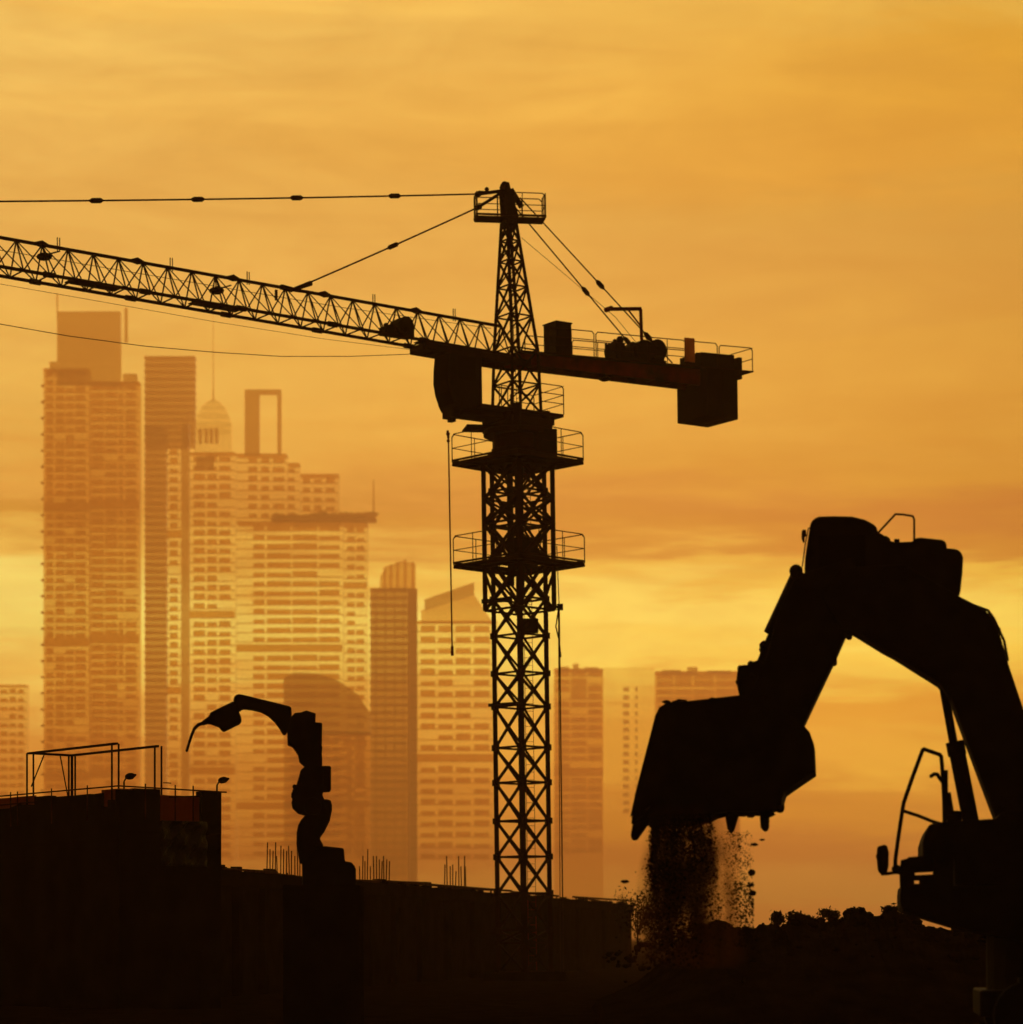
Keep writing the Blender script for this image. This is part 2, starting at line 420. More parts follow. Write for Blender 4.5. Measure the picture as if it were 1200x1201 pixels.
mb = MB().tube(b2, J(365, 332), .07, 6, .1); tb = t_at(b2); mb.bar(b2, S(tb + .5, 0, ztop(tb + .5) + .02), .16); mb.bar(b2, S(tb - .5, 0, ztop(tb - .5)), .1); mb.bar(J(324, 340), J(324, 352), .1)
mb.build('jib_anchor', M['crane'], C.o)

# operator cab and its carrier
z0, z1 = Z(494), Z(421)
tc_ = t_at(J(539, 460))
prof = [(tc_ - .68, z0 + .1), (tc_ - .68, z1 + .05), (tc_ + .62, z1 + .08), (tc_ + .78, z1 - .15), (tc_ + .86, z1 - .8), (tc_ + .88, z1 - 1.3), (tc_ + .80, z1 - 1.75), (tc_ + .62, z0 + .25), (tc_ + .5, z0 + .05)]
mb = MB(); mb.prism([S(t, -.55, z) for t, z in prof], [S(t, .6, z) for t, z in prof]); cab = mb.build('operator_cab', M['steel'], C.o, .05)
fr = prof[3:8]
mb = MB(); mb.prism([S(t + .02, -.48, z) for t, z in fr] + [S(t - .03, -.48, z) for t, z in fr[::-1]], [S(t + .02, .53, z) for t, z in fr] + [S(t - .03, .53, z) for t, z in fr[::-1]]); mb.build('front_window', M['cabglass'], cab)
SB(MB(), tc_ - .35, tc_ + .45, .605, .62, z0 + 1.2, z1 - .35).build('side_window', M['cabglass'], cab)
mb = MB(); SB(mb, tc_ + .3, tc_ + .75, -.1, .5, Z(502), z0 + .12); SB(mb, tc_ + .42, tc_ + .62, .05, .35, Z(506), Z(502)); mb.build('cab_step', M['steel'], cab)
def slab(mb, t0, t1, o0, o1, za, zb):
    v = [S(t, o, z(t)) for z in (za, zb) for (t, o) in ((t0, o0), (t1, o0), (t1, o1), (t0, o1))]
    return mb.add(v, [(0,3,2,1),(4,5,6,7),(0,1,5,4),(1,2,6,5),(2,3,7,6),(3,0,4,7)])
mb = MB(); zc0, zc1 = (lambda t: zbot(t) - .32), (lambda t: zbot(t) - .06)
for o in (-.6, .45): slab(mb, -.3, tc_ + 1.9, o, o + .15, zc0, zc1)
slab(mb, tc_ - .8, tc_ + 1.2, -.45, .45, zc0, lambda t: zc1(t) - .1); slab(mb, tc_ + 1.5, tc_ + 1.95, -.45, .45, zc0, zc1)
for t in (.6, 1.4): slab(mb, t, t + .12, -.45, .45, zc0, zc1)
SB(mb, .2, tc_ + .2, -.5, .55, Z(497), Z(487)); mb.build('cab_carrier', M['crane'], C.o, .02)
mb = MB().tube(CP(525, 505), CP(526, 514), .05, 6, .05).ball(CP(525.5, 509), .08).ball(CP(525.8, 517), .07); mb.tube(CP(526, 513), CP(530.5, 767), .03, 6); mb.tube(CP(530.4, 758), CP(530.5, 769), .06, 8); mb.build('hanging_cable', M['crane_red'], C.o)
mb = MB(); mb.tube(CP(653, 640), CP(656, 712), .02, 5).tube(CP(656, 712), CP(661, 1148), .028, 5).tube(CP(655, 712), CP(657.5, 1148), .018, 5)
mb.poly([CP(655, 715), CP(652, 735), CP(656, 752), CP(658, 770)], .028, 5)
mb.build('power_cable', M['rope'], C.o)
# ropes slung below the jib
mb = MB(); pts = [J(490, 411), J(380, 397.5), J(250, 377), J(120, 354), J(0, 333), J(-120, 312)]
for a, b in zip(pts, pts[1:]): mb.tube(a, b, .010, 4)
pts = [J(491, 415), J(410, 418), J(330, 418), J(250, 413), J(170, 406), J(80, 394), J(0, 380), J(-120, 355)]
for a, b in zip(pts, pts[1:]): mb.tube(a, b, .016, 4)
pts = [S(1.2, 0, ztop(1.2) - .15), S(8, 0, ztop(8) - .35), S(16, 0, ztop(16) - .4), S(24, 0, ztop(24) - .45), S(30, 0, ztop(30) - .3)]
for a, b in zip(pts, pts[1:]): mb.tube(a, b, .012, 4)
mb.build('wire_rope', M['rope'], C.o)

# counter-jib
gA, gB = J(641, 434), J(790, 452); dA, dB = J(641, 419), J(882, 440.5)
TE = t_at(dB) + .6
def zd(t): return zlin(dA, dB, t)
def zg(t): return zlin(gA, gB, t)
mb = MB()
def slab(mb, t0, t1, o0, o1, za, zb):
    v = [S(t, o, z(t)) for z in (za, zb) for (t, o) in ((t0, o0), (t1, o0), (t1, o1), (t0, o1))]
    return mb.add(v, [(0,3,2,1),(4,5,6,7),(0,1,5,4),(1,2,6,5),(2,3,7,6),(3,0,4,7)])
tG = t_at(gB) - .3
for o0, o1 in ((-.55, -.4), (.4, .55)): slab(mb, .3, tG - 1.5, o0, o1, zg, lambda t: zd(t) - .06)
for i in range(9): t = -.8 - i * 1.0; slab(mb, t, t - .12, -.4, .4, lambda t: zg(t) + .1, lambda t: zd(t) - .08)
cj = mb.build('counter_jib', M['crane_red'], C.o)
slab(MB(), .3, TE, -.82, .82, lambda t: zd(t) - .05, zd).build('deck', M['crane'], cj)
mb = MB().ball(J(709, 444), .18, 10, 6, (1.4, 1, .7)); mb.bar(J(709, 444), J(709, 436), .1); mb.build('pulley', M['steel'], cj)
mb = MB()
tt = [-.95, -3.3, -6.0, -8.0, -9.7, TE]
for o in (-.8, .8):
    for i, (a, b) in enumerate(zip(tt, tt[1:])):
        b2_ = b + .05; a2_ = a - .05; h = 1.0 if i < 4 else .95
        mb.poly([S(a2_, o, zd(a2_)), S(a2_, o, zd(a2_) + h - .1), S(a2_ - .1, o, zd(a2_) + h), S(b2_ + .1, o, zd(b2_) + h), S(b2_, o, zd(b2_) + h - .1), S(b2_, o, zd(b2_))], .022, 5)
        if i < 3:
            for hh in (.33, .66): mb.tube(S(a2_, o, zd(a2_) + hh), S(b2_, o, zd(b2_) + hh), .018, 5)
            mb.tube(S((a + b) / 2, o, zd((a + b) / 2)), S((a + b) / 2, o, zd((a + b) / 2) + h), .018, 5)
for h in (.5, .95): mb.tube(S(TE + .05, -.8, zd(TE) + h), S(TE + .05, .8, zd(TE) + h), .02, 5)
mb.build('handrail', M['crane'], cj)
# electrical cabinet
tcab = t_at(J(654, 400)); mb = MB(); slab(mb, tcab + .38, tcab - .38, -.42, .43, zd, lambda t: Z(373.5)); slab(mb, tcab + .41, tcab - .41, -.46, .47, lambda t: Z(373.5), lambda t: Z(372))
cb = mb.build('electrical_cabinet', M['steel'], C.o, .01)
slab(MB(), tcab + .3, tcab - .3, .432, .45, lambda t: zd(t) + .15, lambda t: Z(377)).build('cabinet_door', M['steel'], cb)
# hoist winch
tw = t_at(J(745, 415)); mb = MB()
slab(mb, tw + 1.3, tw - 1.2, -.55, .55, zd, lambda t: zd(t) + .16)
zz = zd(tw)
mb.tube(S(tw - .1, -.6, zz + .52), S(tw - .1, .6, zz + .52), .42, 20); mb.tube(S(tw - .8, -.5, zz + .62), S(tw - .8, .55, zz + .62), .44, 20)
mb.tube(S(tw + .6, -.1, zz + .45), S(tw + 1.3, -.1, zz + .45), .3, 14); slab(mb, tw + .45, tw - .2, -.3, .5, lambda t: zd(t) + .1, lambda t: zd(t) + .62)
slab(mb, tw + 1.35, tw + .9, .1, .5, lambda t: zd(t) + .1, lambda t: zd(t) + .75); mb.ball(S(tw + 1.0, .3, zz + .85), .16)
slab(mb, tw + 1.25, tw - 1.25, -.35, .35, lambda t: zd(t) + .1, lambda t: zd(t) + .5); mb.tube(S(tw + 1.5, 0, zz), S(tw + 1.5, 0, zz + .7), .05, 6)
for k in range(8): mb.ball(S(tw + random.uniform(-1.2, 1.3), random.uniform(-.5, .5), zz + random.uniform(.4, .85)), random.uniform(.07, .15), 7, 5, jit=.12)
mb.build('hoist_winch', M['steel'], C.o, .02)
# gantry post above the winch
mb = MB(); q0, q1, q2 = J(753, 408), J(751.5, 363), J(714, 362.5)
mb.bar(q0, q1, .13); mb.bar(q1 + V((0, 0, .03)), q2, .13); mb.bar(lerp(q0, q1, .55), lerp(q1, q2, .4), .05); mb.tube(q2 - pd * .2, q2 + pd * .2, .1, 8); mb.build('rope_gantry', M['crane_red'], C.o)
# sign panel on the rail, counterweights
tq = t_at(J(793.5, 415)); mb = MB(); slab(mb, tq + .28, tq - .24, .86, .9, lambda t: zd(t) + .12, lambda t: zd(t) + 1.1); mb.build('sign_panel', M['panel'], C.o)
tk1 = t_at(J(830, 470)); zb = J(830, 494.5).z
mb = MB()
SBk = lambda a, b: slab(mb, a, b, -.99, .99, lambda t: zb, lambda t: zd(t) - .07)
SBk(tk1 + .84, tk1 + .01); SBk(tk1 - .01, tk1 - .82)
mb.build('counterweight', M['concrete'], C.o, .03)
mb = MB(); slab(mb, tk1 + .9, tk1 - .9, -.7, .7, zd, lambda t: zd(t) + .62); slab(mb, tk1 - .95, tk1 - 1.15, -.6, .9, lambda t: zd(t) - .4, lambda t: zd(t) + .5); mb.build('counterweight_frame', M['steel'], C.o, .02)
# rear pendants
for o, s_, xs_ in ((-.7, (600, 233), (687, 736)), (.7, (607, 233), (704, 760))):
    a = J(*s_) + pd * (o * .25); te = t_at(J(776, 420)); b = S(te, o, zd(te) + .05)
    mb = MB().tube(a, b, .030, 6).build('rear_tie_rod', M['crane'], C.o); d = (b - a).normalized()
    for x in xs_:
        lo, hi = 0, 1
        for _ in range(30):
            m_ = (lo + hi) / 2; w = C.M @ lerp(a, b, m_)
            if CX + w.x / w.y * F < x: lo = m_
            else: hi = m_
        c = lerp(a, b, lo)
        MB().tube(c - d * .25, c - d * .12, .035, 8, .1).tube(c - d * .12, c + d * .12, .1, 8).tube(c + d * .12, c + d * .25, .1, 8, .035).build('coupling', M['crane'], mb)
mb = MB().tube(J(612, 279), J(722, 372), .011, 4).tube(J(722, 372), S(tw - .1, 0, zz + .9), .011, 4); mb.build('hoist_rope', M['rope'], C.o)
mb = MB().bar(J(599, 222), J(612, 243), .16).tube(J(602, 233) - pd * .2, J(602, 233) + pd * .2, .12, 8); mb.build('rear_lug', M['crane'], C.o)

# ================================================================ EXCAVATOR
EY = 40.0; ea = math.atan((1000 - CX) / F)
E = Root('excavator', 'huge black silhouetted excavator with raised boom dumping soil from its bucket on the right', 'excavator',
         W(1130, HY, EY) - V((0, 0, CZ)), (0, 0, -ea))
def ep(px, py, y=0.0): return E.L(px, py, (0, y, 0))
def z6(pts): return [(720 + x / 2.225, 590 + y / 2.225) for x, y in pts]
def z5(pts): return [(990 + x / 5.005, 860 + y / 5.005) for x, y in pts]
def eprism(pts, y0, y1, name, m='digger', bevel=.03, parent=None, mb=None):
    ym = (y0 + y1) / 2 + (y0 - y1) * .25; P = [ep(a, b, ym) for a, b in pts]
    q = mb or MB(); q.prism([V((p.x, y0, p.z)) for p in P], [V((p.x, y1, p.z)) for p in P])
    if mb is None: return q.build(name, M[m], parent or E.o, bevel)
def epoly(pts, r, y, name, m='digger', parent=None, n=7):
    return MB().poly([V((ep(a, b, y).x, y, ep(a, b, y).z)) for a, b in pts], r, n).build(name, M[m], parent or E.o)
# boom: swan neck from the house up to the elbow
eprism([(962, 700), (985, 668), (1060, 664), (1128, 703), (1140, 709), (1156, 718), (1168, 735), (1174, 752), (1182, 780), (1200, 834), (1226, 905), (1262, 985), (1182, 990), (1168, 961), (1148, 908), (1116, 822), (1101, 802),
        (1050, 770), (1035, 762), (1001, 741), (985, 738)], -.42, .42, 'boom')
epoly([(1128, 705), (1159, 716), (1166, 726), (1178, 752), (1182, 774)], .022, -.3, 'boom_handrail')
MB().tube(ep(1171, 742) + V((0, -.3, 0)), ep(1158, 722) + V((0, -.3, 0)), .03, 6).build('grease_pipe', M['digger'], E.o)
# stick
st = eprism([(948, 672), (1001, 655), (1010, 690), (998, 737), (994, 741), (979, 775), (942, 853), (955, 872), (935, 905), (885, 880), (870, 838), (897, 778), (915, 715), (931, 682)], -.3, .3, 'stick')
for a, b in ((996, 744), (978, 775), (932, 676)): p = ep(a, b); MB().tube(p + V((0, -.34, 0)), p + V((0, .34, 0)), .055, 8).build('pin', M['digger'], st)
# bucket cylinder lying on the front of the stick
cy = MB().tube(ep(940, 672) + V((0, 0, 0)), ep(906, 745), .15, 14).build('bucket_cylinder', M['digger'], E.o)
MB().tube(ep(906, 745), ep(887, 792), .075, 12).ball(ep(887, 790), .14, 10, 6).build('piston_rod', M['digger'], cy)
MB().ball(ep(934, 670), .11, 9, 6, jit=.08).ball(ep(936, 680), .12, 9, 6, jit=.05).build('hose_fitting', M['rubber'], cy)
MB().ball(ep(896, 757), .075, 8, 5, jit=.1).ball(ep(895, 762), .06, 8, 5, jit=.1).build('hose_fitting', M['rubber'], cy)
# bucket linkage
mb = MB(); eprism([(886, 815), (869, 826), (864, 800), (865, 790), (868, 783), (879, 780), (889, 784), (899, 778), (905, 800)], -.25, .25, 'x', mb=mb)
for a, b, r_ in ((874, 790, .11), (889, 786, .12)): p = ep(a, b); mb.tube(p + V((0, -.3, 0)), p + V((0, .3, 0)), r_, 14)
for a, b, r_ in ((868, 784, .05), (881, 779, .06), (894, 781, .07), (866, 800, .05), (872, 815, .06), (903, 772, .06), (899, 766, .04)): mb.ball(ep(a, b), r_, 8, 5, jit=.15)
mb.build('bucket_link', M['digger'], E.o, .02)
# bucket: curved shell with side plates
outer = z6([(340, 512), (330, 517), (300, 518), (258, 519), (248, 524), (215, 523), (175, 528), (140, 531), (125, 540), (115, 560), (104, 610), (96, 660), (88, 705), (80, 742), (66, 750), (58, 790), (52, 815)])
back = z6([(335, 515), (440, 540), (495, 583), (512, 602), (523, 632), (526, 702), (480, 733), (446, 757), (440, 778)])
mouth = z6([(440, 790), (410, 800), (380, 806), (345, 808), (300, 806), (270, 812), (240, 828), (170, 835), (104, 830), (96, 826), (62, 840)])
bk = eprism(outer + back + mouth, -.75, .75, 'bucket', bevel=.04)
for pts, y0 in ((z6([(56, 800), (44, 868), (48, 880), (60, 880), (98, 826), (84, 800)]), -.7), (z6([(380, 800), (383, 848), (392, 857), (400, 857), (405, 848), (407, 796)]), -.35),
                (z6([(410, 795), (420, 803), (432, 809), (442, 806), (446, 795), (443, 770)]), .2), (z6([(288, 800), (296, 850), (305, 864), (314, 855), (330, 802)]), .5)):
    eprism(pts, y0, y0 + .16, 'bucket_tooth', parent=bk, bevel=.02)
eprism(z6([(60, 760), (56, 800), (50, 840), (85, 815), (95, 770)]), -.74, .74, 'cutting_edge', parent=bk, bevel=.02)
mb = MB()
for i in range(26):
    x = 785 + i * 4.4; p = ep(x, 826.5 - (3 if x > 830 else 0) + random.uniform(-1, .6)); mb.ball(V((p.x, random.uniform(-.7, .7), p.z)), random.uniform(.03, .08), 7, 5, (1.6, 1, .6), None, .2)
for i in range(30):
    x = 750 + i * 5.2; yb = 963 if x < 822 else (962 - (x - 822) * .25 if x < 850 else 954); p = ep(x, yb + random.uniform(-3, 2)); mb.ball(V((p.x, random.uniform(-.7, .3), p.z)), random.uniform(.04, .11), 7, 5, (1.3, 1, .8), None, .25)
mb.build('heaped_soil', M['soil'], bk, kind='stuff')
# upper cab and engine cowl seen behind the elbow of the boom
uc = eprism(z6([(498, 190), (500, 150), (506, 110), (514, 60), (522, 49), (536, 43), (575, 42), (622, 43), (655, 51), (680, 64), (686, 72), (700, 130), (700, 240), (560, 240)]), .42, 1.75, 'cab', bevel=.05)
P1, P2 = ep(1026, 628), ep(952, 660)
MB().box((ep(960, 0).x, .405, ep(1040, 665).z), (ep(1015, 0).x, .419, ep(1040, 622).z)).build('cab_window', M['cabglass'], uc)
en = eprism(z6([(683, 74), (692, 84), (706, 92), (716, 104), (735, 109), (780, 107), (787, 98), (800, 97), (858, 103), (866, 110), (868, 123), (868, 260), (683, 260)]), .42, 1.6, 'engine_cowl', bevel=.03)
eprism(z6([(860, 124), (895, 127), (906, 136), (910, 150), (908, 190), (903, 235), (899, 252), (860, 262)]), .42, 1.7, 'counterweight', bevel=.05)
MB().poly([V((ep(a, b, .75).x, .75, ep(a, b, .75).z)) for a, b in z6([(686, 82), (735, 29), (755, 30), (780, 34), (784, 42), (784, 105)])], .017, 6).build('roof_handrail', M['digger'], en)
MB().tube(ep(1052, 644, .8), ep(1052, 632.5, .8), .045, 9).build('exhaust_pipe', M['digger'], en)
MB().ball(ep(1036, 634, .8), .09, 8, 6, (1.3, 1, .9)).poly([V((ep(a, b).x, .8, ep(a, b).z)) for a, b in ((1040, 632), (1044, 633.5), (1046, 639))], .014, 5).build('air_filter', M['digger'], en)
mr = MB().poly([V((ep(a, b, .5).x, .5, ep(a, b, .5).z)) for a, b in z6([(516, 64), (508, 66), (500, 105), (492, 165)])], .011, 5); mr.build('mirror_arm', M['digger'], uc)
eprism(z6([(490, 76), (490, 92), (494, 102), (498, 100), (498, 88), (502, 84), (502, 70), (493, 70)]), .6, .75, 'mirror', parent=uc, bevel=.01)
# boom cylinder
mb = MB().tube(ep(1107, 808), ep(1120, 880), .068, 14).build('boom_cylinder', M['digger'], E.o)
mb2 = MB().tube(ep(1121.5, 876), ep(1143, 985), .128, 18).tube(ep(1120, 870), ep(1123, 886), .145, 18).tube(ep(1112, 876), ep(1122, 880), .035, 8); mb2.build('cylinder_barrel', M['digger'], mb)
# house
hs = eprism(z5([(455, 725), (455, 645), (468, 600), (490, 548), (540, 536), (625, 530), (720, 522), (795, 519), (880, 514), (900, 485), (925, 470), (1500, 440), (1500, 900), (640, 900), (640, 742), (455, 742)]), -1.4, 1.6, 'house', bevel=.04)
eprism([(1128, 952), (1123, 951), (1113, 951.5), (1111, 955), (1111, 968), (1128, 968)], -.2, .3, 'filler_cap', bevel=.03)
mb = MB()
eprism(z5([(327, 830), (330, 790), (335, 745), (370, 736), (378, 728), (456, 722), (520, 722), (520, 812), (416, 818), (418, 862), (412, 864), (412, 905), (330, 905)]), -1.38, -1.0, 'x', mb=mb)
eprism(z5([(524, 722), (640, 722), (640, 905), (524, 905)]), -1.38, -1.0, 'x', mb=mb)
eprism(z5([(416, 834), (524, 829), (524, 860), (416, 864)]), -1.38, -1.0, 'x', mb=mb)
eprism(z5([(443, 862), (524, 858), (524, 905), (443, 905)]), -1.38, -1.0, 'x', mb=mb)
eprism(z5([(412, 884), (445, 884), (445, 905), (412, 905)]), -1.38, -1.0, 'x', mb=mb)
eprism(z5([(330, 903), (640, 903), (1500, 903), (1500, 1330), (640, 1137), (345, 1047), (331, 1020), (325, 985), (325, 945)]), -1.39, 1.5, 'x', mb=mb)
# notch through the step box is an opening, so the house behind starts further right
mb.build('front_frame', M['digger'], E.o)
hs2 = None
epoly(z5([(300, 815), (302, 740), (318, 620), (345, 440), (352, 405), (400, 265), (462, 98), (470, 94), (560, 125), (570, 135), (575, 180), (583, 300), (588, 400), (590, 530)]), .032, -1.2, 'guard_rail')
epoly(z5([(345, 455), (440, 486), (520, 518), (560, 530)]), .027, -1.2, 'guard_rail')
MB().box((ep(1104, 0).x, -1.3, ep(1040, 966).z), (ep(1108.5, 0).x, -1.1, ep(1040, 910).z)).tube(ep(1107, 935) + V((0, -1.2, 0)), ep(1111, 960) + V((0, -1.2, 0)), .07, 8).build('grab_post', M['digger'], E.o)
epoly(z5([(512, 252), (530, 240), (548, 242), (560, 262), (578, 285)]), .03, -1.2, 'work_lamp_bracket')
mrr = eprism(z5([(195, 665), (245, 652), (255, 665), (264, 700), (262, 780), (252, 822), (212, 826), (198, 805), (193, 740), (185, 722), (193, 705)]), -1.32, -1.12, 'side_mirror', bevel=.03)
epoly(z5([(225, 826), (255, 824), (300, 818), (330, 820)]), .026, -1.2, 'mirror_arm', parent=mrr)
MB().ball(V((ep(1050, 1022).x, -1.2, ep(1050, 1022).z)), .075, 8, 6).build('rail_foot', M['digger'], E.o)
# undercarriage
mb = MB().tube((1.6, 0, .75), (1.6, 0, 1.75), 1.25, 24).box((.2, -1.2, .5), (3.2, 1.2, .9)); mb.build('undercarriage', M['digger'], E.o, .03)
for yy in (-1.85, 1.25):
    pr = []
    for k in range(24):
        a = 2 * math.pi * k / 24; cxx = 2.3 if math.cos(a) > 0 else -.3
        pr.append(V((cxx + 1.2 + (1.9 if math.cos(a) > 0 else -1.0) * 0 + .52 * math.cos(a), yy, .53 + .52 * math.sin(a))))
    tr = MB().prism(pr, [p + V((0, .6, 0)) for p in pr]).build('track', M['rubber'], E.o)
    sh = MB()
    for i in range(14): sh.box((.75 + i * .22, yy - .02, 1.03), (.87 + i * .22, yy + .62, 1.10)).box((.75 + i * .22, yy - .02, -.02), (.87 + i * .22, yy + .62, .03))
    sh.build('track_shoes', M['digger'], tr)

# falling soil
DY = 40.0
def dpt(px, py, y): return W(px, py, y)
mb = MB(); rnd = random.Random(3)
def speck(px, py, y, r):
    c = dpt(px, py, y); a = [rnd.uniform(.6, 1.3) for _ in range(6)]
    v = [c + V((r * a[0], 0, 0)), c - V((r * a[1], 0, 0)), c + V((0, r * a[2], 0)), c - V((0, r * a[3], 0)), c + V((0, 0, r * a[4])), c - V((0, 0, r * a[5]))]
    mb.add(v, [(0, 2, 4), (2, 1, 4), (1, 3, 4), (3, 0, 4), (2, 0, 5), (1, 2, 5), (3, 1, 5), (0, 3, 5)])
for k in range(330):                                             # falling in strands and clumps, thickest just under the bucket
    u = rnd.betavariate(.95, 1.5); xt = 765 + 72 * u; drift = (u - .30) * rnd.uniform(0, 26) + rnd.gauss(0, 2.5); wob = rnd.uniform(0, 6.28)
    y0 = 955 + (0 if rnd.random() < .6 else rnd.uniform(0, 80)); y1 = y0 + rnd.uniform(35, 175)
    for i in range(int(95 * (y1 - y0) / 120)):
        v_ = rnd.random() ** 1.3; py = y0 + (y1 - y0) * v_
        if py > 1135: continue
        px = xt + drift * (py - 955) / 170 + 1.5 * math.sin(wob + py * .11) + rnd.gauss(0, 1.2 + 3.2 * v_)
        speck(px, py, DY + rnd.gauss(0, .4), rnd.choice([.005, .006, .007, .009, .012, .018, .026 if rnd.random() < .25 else .01]) * rnd.uniform(.7, 1.2))
for i in range(2600):                                             # fine spray on the right flank
    py = rnd.uniform(975, 1110); cxp = 862 + (py - 975) * .14; w_ = 9 + (py - 975) * .03
    px = rnd.gauss(cxp, w_)
    if px > 884: continue
    speck(px, py, DY + rnd.gauss(0, .35), rnd.choice([.003, .004, .005, .006, .009, .014]) * (1.5 if py > 1035 else 1))
for i in range(600):
    speck(rnd.uniform(838, 870), rnd.uniform(975, 1060), DY + rnd.gauss(0, .3), rnd.choice([.003, .004, .006]))
for i in range(300):                                             # grains drifting on the left
    px = rnd.gauss(752, 10); py = 1085 - abs(rnd.gauss(0, 18)); speck(px, py + rnd.uniform(-2, 25), DY + rnd.gauss(0, .3), rnd.choice([.005, .008, .012, .02]))
tag(mb.build('falling_soil', M['soil']), 'stream of fine dark soil pouring from the excavator bucket', None, kind='stuff')
clods = [(881.5, 1023.5, 4.0, 'largest round clod of soil falling right of the soil stream'), (883, 1047.5, 3.6, 'round clod of soil falling low, just under the smallest pair'), (881, 1038, 2.4, 'small clod of soil falling between the two large round ones'),
         (831.5, 987.5, 3.6, 'clod of soil falling close beneath the bucket mouth'), (885, 990.5, 2.6, 'flat clod of soil falling just below the bucket tooth'), (894, 985, 1.8, 'little clod of soil farthest right below the bucket teeth'),
         (882.5, 1060.5, 1.5, 'tiny clod of soil falling lowest on the right above the ridge'), (733, 1034, 3.0, 'flat clod of soil thrown left above the parapet end'), (753.5, 1048, 1.6, 'small clod of soil drifting left of the soil stream')]
for px, py, r_, lab in clods:
    c = W(px, py, DY); o = MB().ball((0, 0, 0), r_ / F * DY, 10, 7, (1.1 if r_ > 3.4 else 1.7, 1, .95 if r_ > 3.4 else .7), None, .14).build('soil_clod', M['soil'])
    o.location = c; tag(o, lab, 'clod', 'clods of soil falling from the bucket')
# dust hanging around the stream
dm = bpy.data.materials.new('soil_dust'); dm.use_nodes = True; nt = dm.node_tree; N = nt.nodes; L = nt.links
N.remove(N['Principled BSDF'])
pv = N.new('ShaderNodeVolumePrincipled'); pv.inputs['Color'].default_value = (.11, .04, .018, 1); pv.inputs['Anisotropy'].default_value = .5; pv.inputs['Absorption Color'].default_value = (.0, .0, .0, 1)
tcn = N.new('ShaderNodeTexCoord'); mp = N.new('ShaderNodeMapping'); L.new(tcn.outputs['Object'], mp.inputs['Vector']); mp.inputs['Scale'].default_value = (1, 1, .45)
no = N.new('ShaderNodeTexNoise'); no.inputs['Scale'].default_value = 2.6; no.inputs['Detail'].default_value = 7; no.inputs['Roughness'].default_value = .65; L.new(mp.outputs[0], no.inputs['Vector'])
# radial falloff in object space (unit radius column)
sx = N.new('ShaderNodeSeparateXYZ'); L.new(tcn.outputs['Object'], sx.inputs[0])
def math_(op, a, b=None, clamp=False):
    n = N.new('ShaderNodeMath'); n.operation = op; n.use_clamp = clamp
    for i, x in enumerate((a, b)):
        if x is None: continue
        if isinstance(x, (int, float)): n.inputs[i].default_value = x
        else: L.new(x, n.inputs[i])
    return n.outputs[0]
spread = math_('ADD', math_('MULTIPLY', sx.outputs['Z'], -.15), 1.08)          # wider near the ground
rx = math_('DIVIDE', sx.outputs['X'], spread); ry = math_('DIVIDE', sx.outputs['Y'], spread)
rad = math_('SQRT', math_('ADD', math_('MULTIPLY', rx, rx), math_('MULTIPLY', ry, ry)))
fall = math_('SUBTRACT', 1.0, rad, True)
nn = math_('MULTIPLY', math_('SUBTRACT', no.outputs['Fac'], .44, True), 6.0)
hgt = math_('MULTIPLY', math_('SUBTRACT', 2.95, sx.outputs['Z'], True), 1.0, True)
foot = math_('MULTIPLY', math_('SUBTRACT', sx.outputs['Z'], .35, True), 1.1, True)
dens = math_('MULTIPLY', math_('MULTIPLY', math_('MULTIPLY', math_('MULTIPLY', fall, nn), hgt), foot), 13)
L.new(dens, pv.inputs['Density']); L.new(pv.outputs[0], N['Material Output'].inputs['Volume'])
o = MB().tube((0, 0, 0), (0, 0, 2.95), 1.25, 20, .72).build('dust_cloud', dm)
o.location = W(806, HY, DY) - V((0, 0, CZ)) + V((0, 0, .85)); o.scale = (1, 1, 1)
tag(o, 'dark brown dust hanging around the falling soil', None, kind='stuff')

# ================================================================ ROBOT ARM
RY = 50.0; ra = math.atan((320 - CX) / F)
Q = Root('robot_arm', 'black articulated welding robot arm curling left over the parapet', 'robot', W(380, HY, RY) - V((0, 0, CZ - 2.70)), (0, 0, -ra))
def zr(pts): return [(200 + x / 4.617, 790 + y / 4.617) for x, y in pts]
def rp_(px, py): return Q.L(px, py)
def rprism(pts, hw, name, parent=None, bevel=.03, y=0):
    P = [rp_(a, b) for a, b in zr(pts)]
    return MB().prism([V((p.x, y - hw, p.z)) for p in P], [V((p.x, y + hw, p.z)) for p in P]).build(name, M['robot'], parent or Q.o, bevel)
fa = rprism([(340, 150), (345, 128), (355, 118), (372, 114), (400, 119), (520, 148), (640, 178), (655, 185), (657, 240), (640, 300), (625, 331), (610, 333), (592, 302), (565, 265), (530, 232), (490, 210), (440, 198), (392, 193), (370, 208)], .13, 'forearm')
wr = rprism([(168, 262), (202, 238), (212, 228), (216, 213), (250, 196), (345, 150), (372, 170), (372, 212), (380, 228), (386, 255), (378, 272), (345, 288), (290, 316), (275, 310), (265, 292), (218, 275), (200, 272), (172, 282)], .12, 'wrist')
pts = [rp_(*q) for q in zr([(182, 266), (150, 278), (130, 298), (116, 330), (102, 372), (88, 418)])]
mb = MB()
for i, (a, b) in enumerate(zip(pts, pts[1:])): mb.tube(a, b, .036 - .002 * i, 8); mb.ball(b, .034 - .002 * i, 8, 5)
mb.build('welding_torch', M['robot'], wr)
el = rprism([(632, 318), (652, 240), (672, 218), (705, 214), (735, 204), (786, 220), (784, 268), (816, 270), (821, 275), (819, 395), (822, 400), (819, 440), (821, 460), (821, 510), (735, 512), (698, 478), (690, 440), (662, 398), (634, 386)], .19, 'elbow_housing')
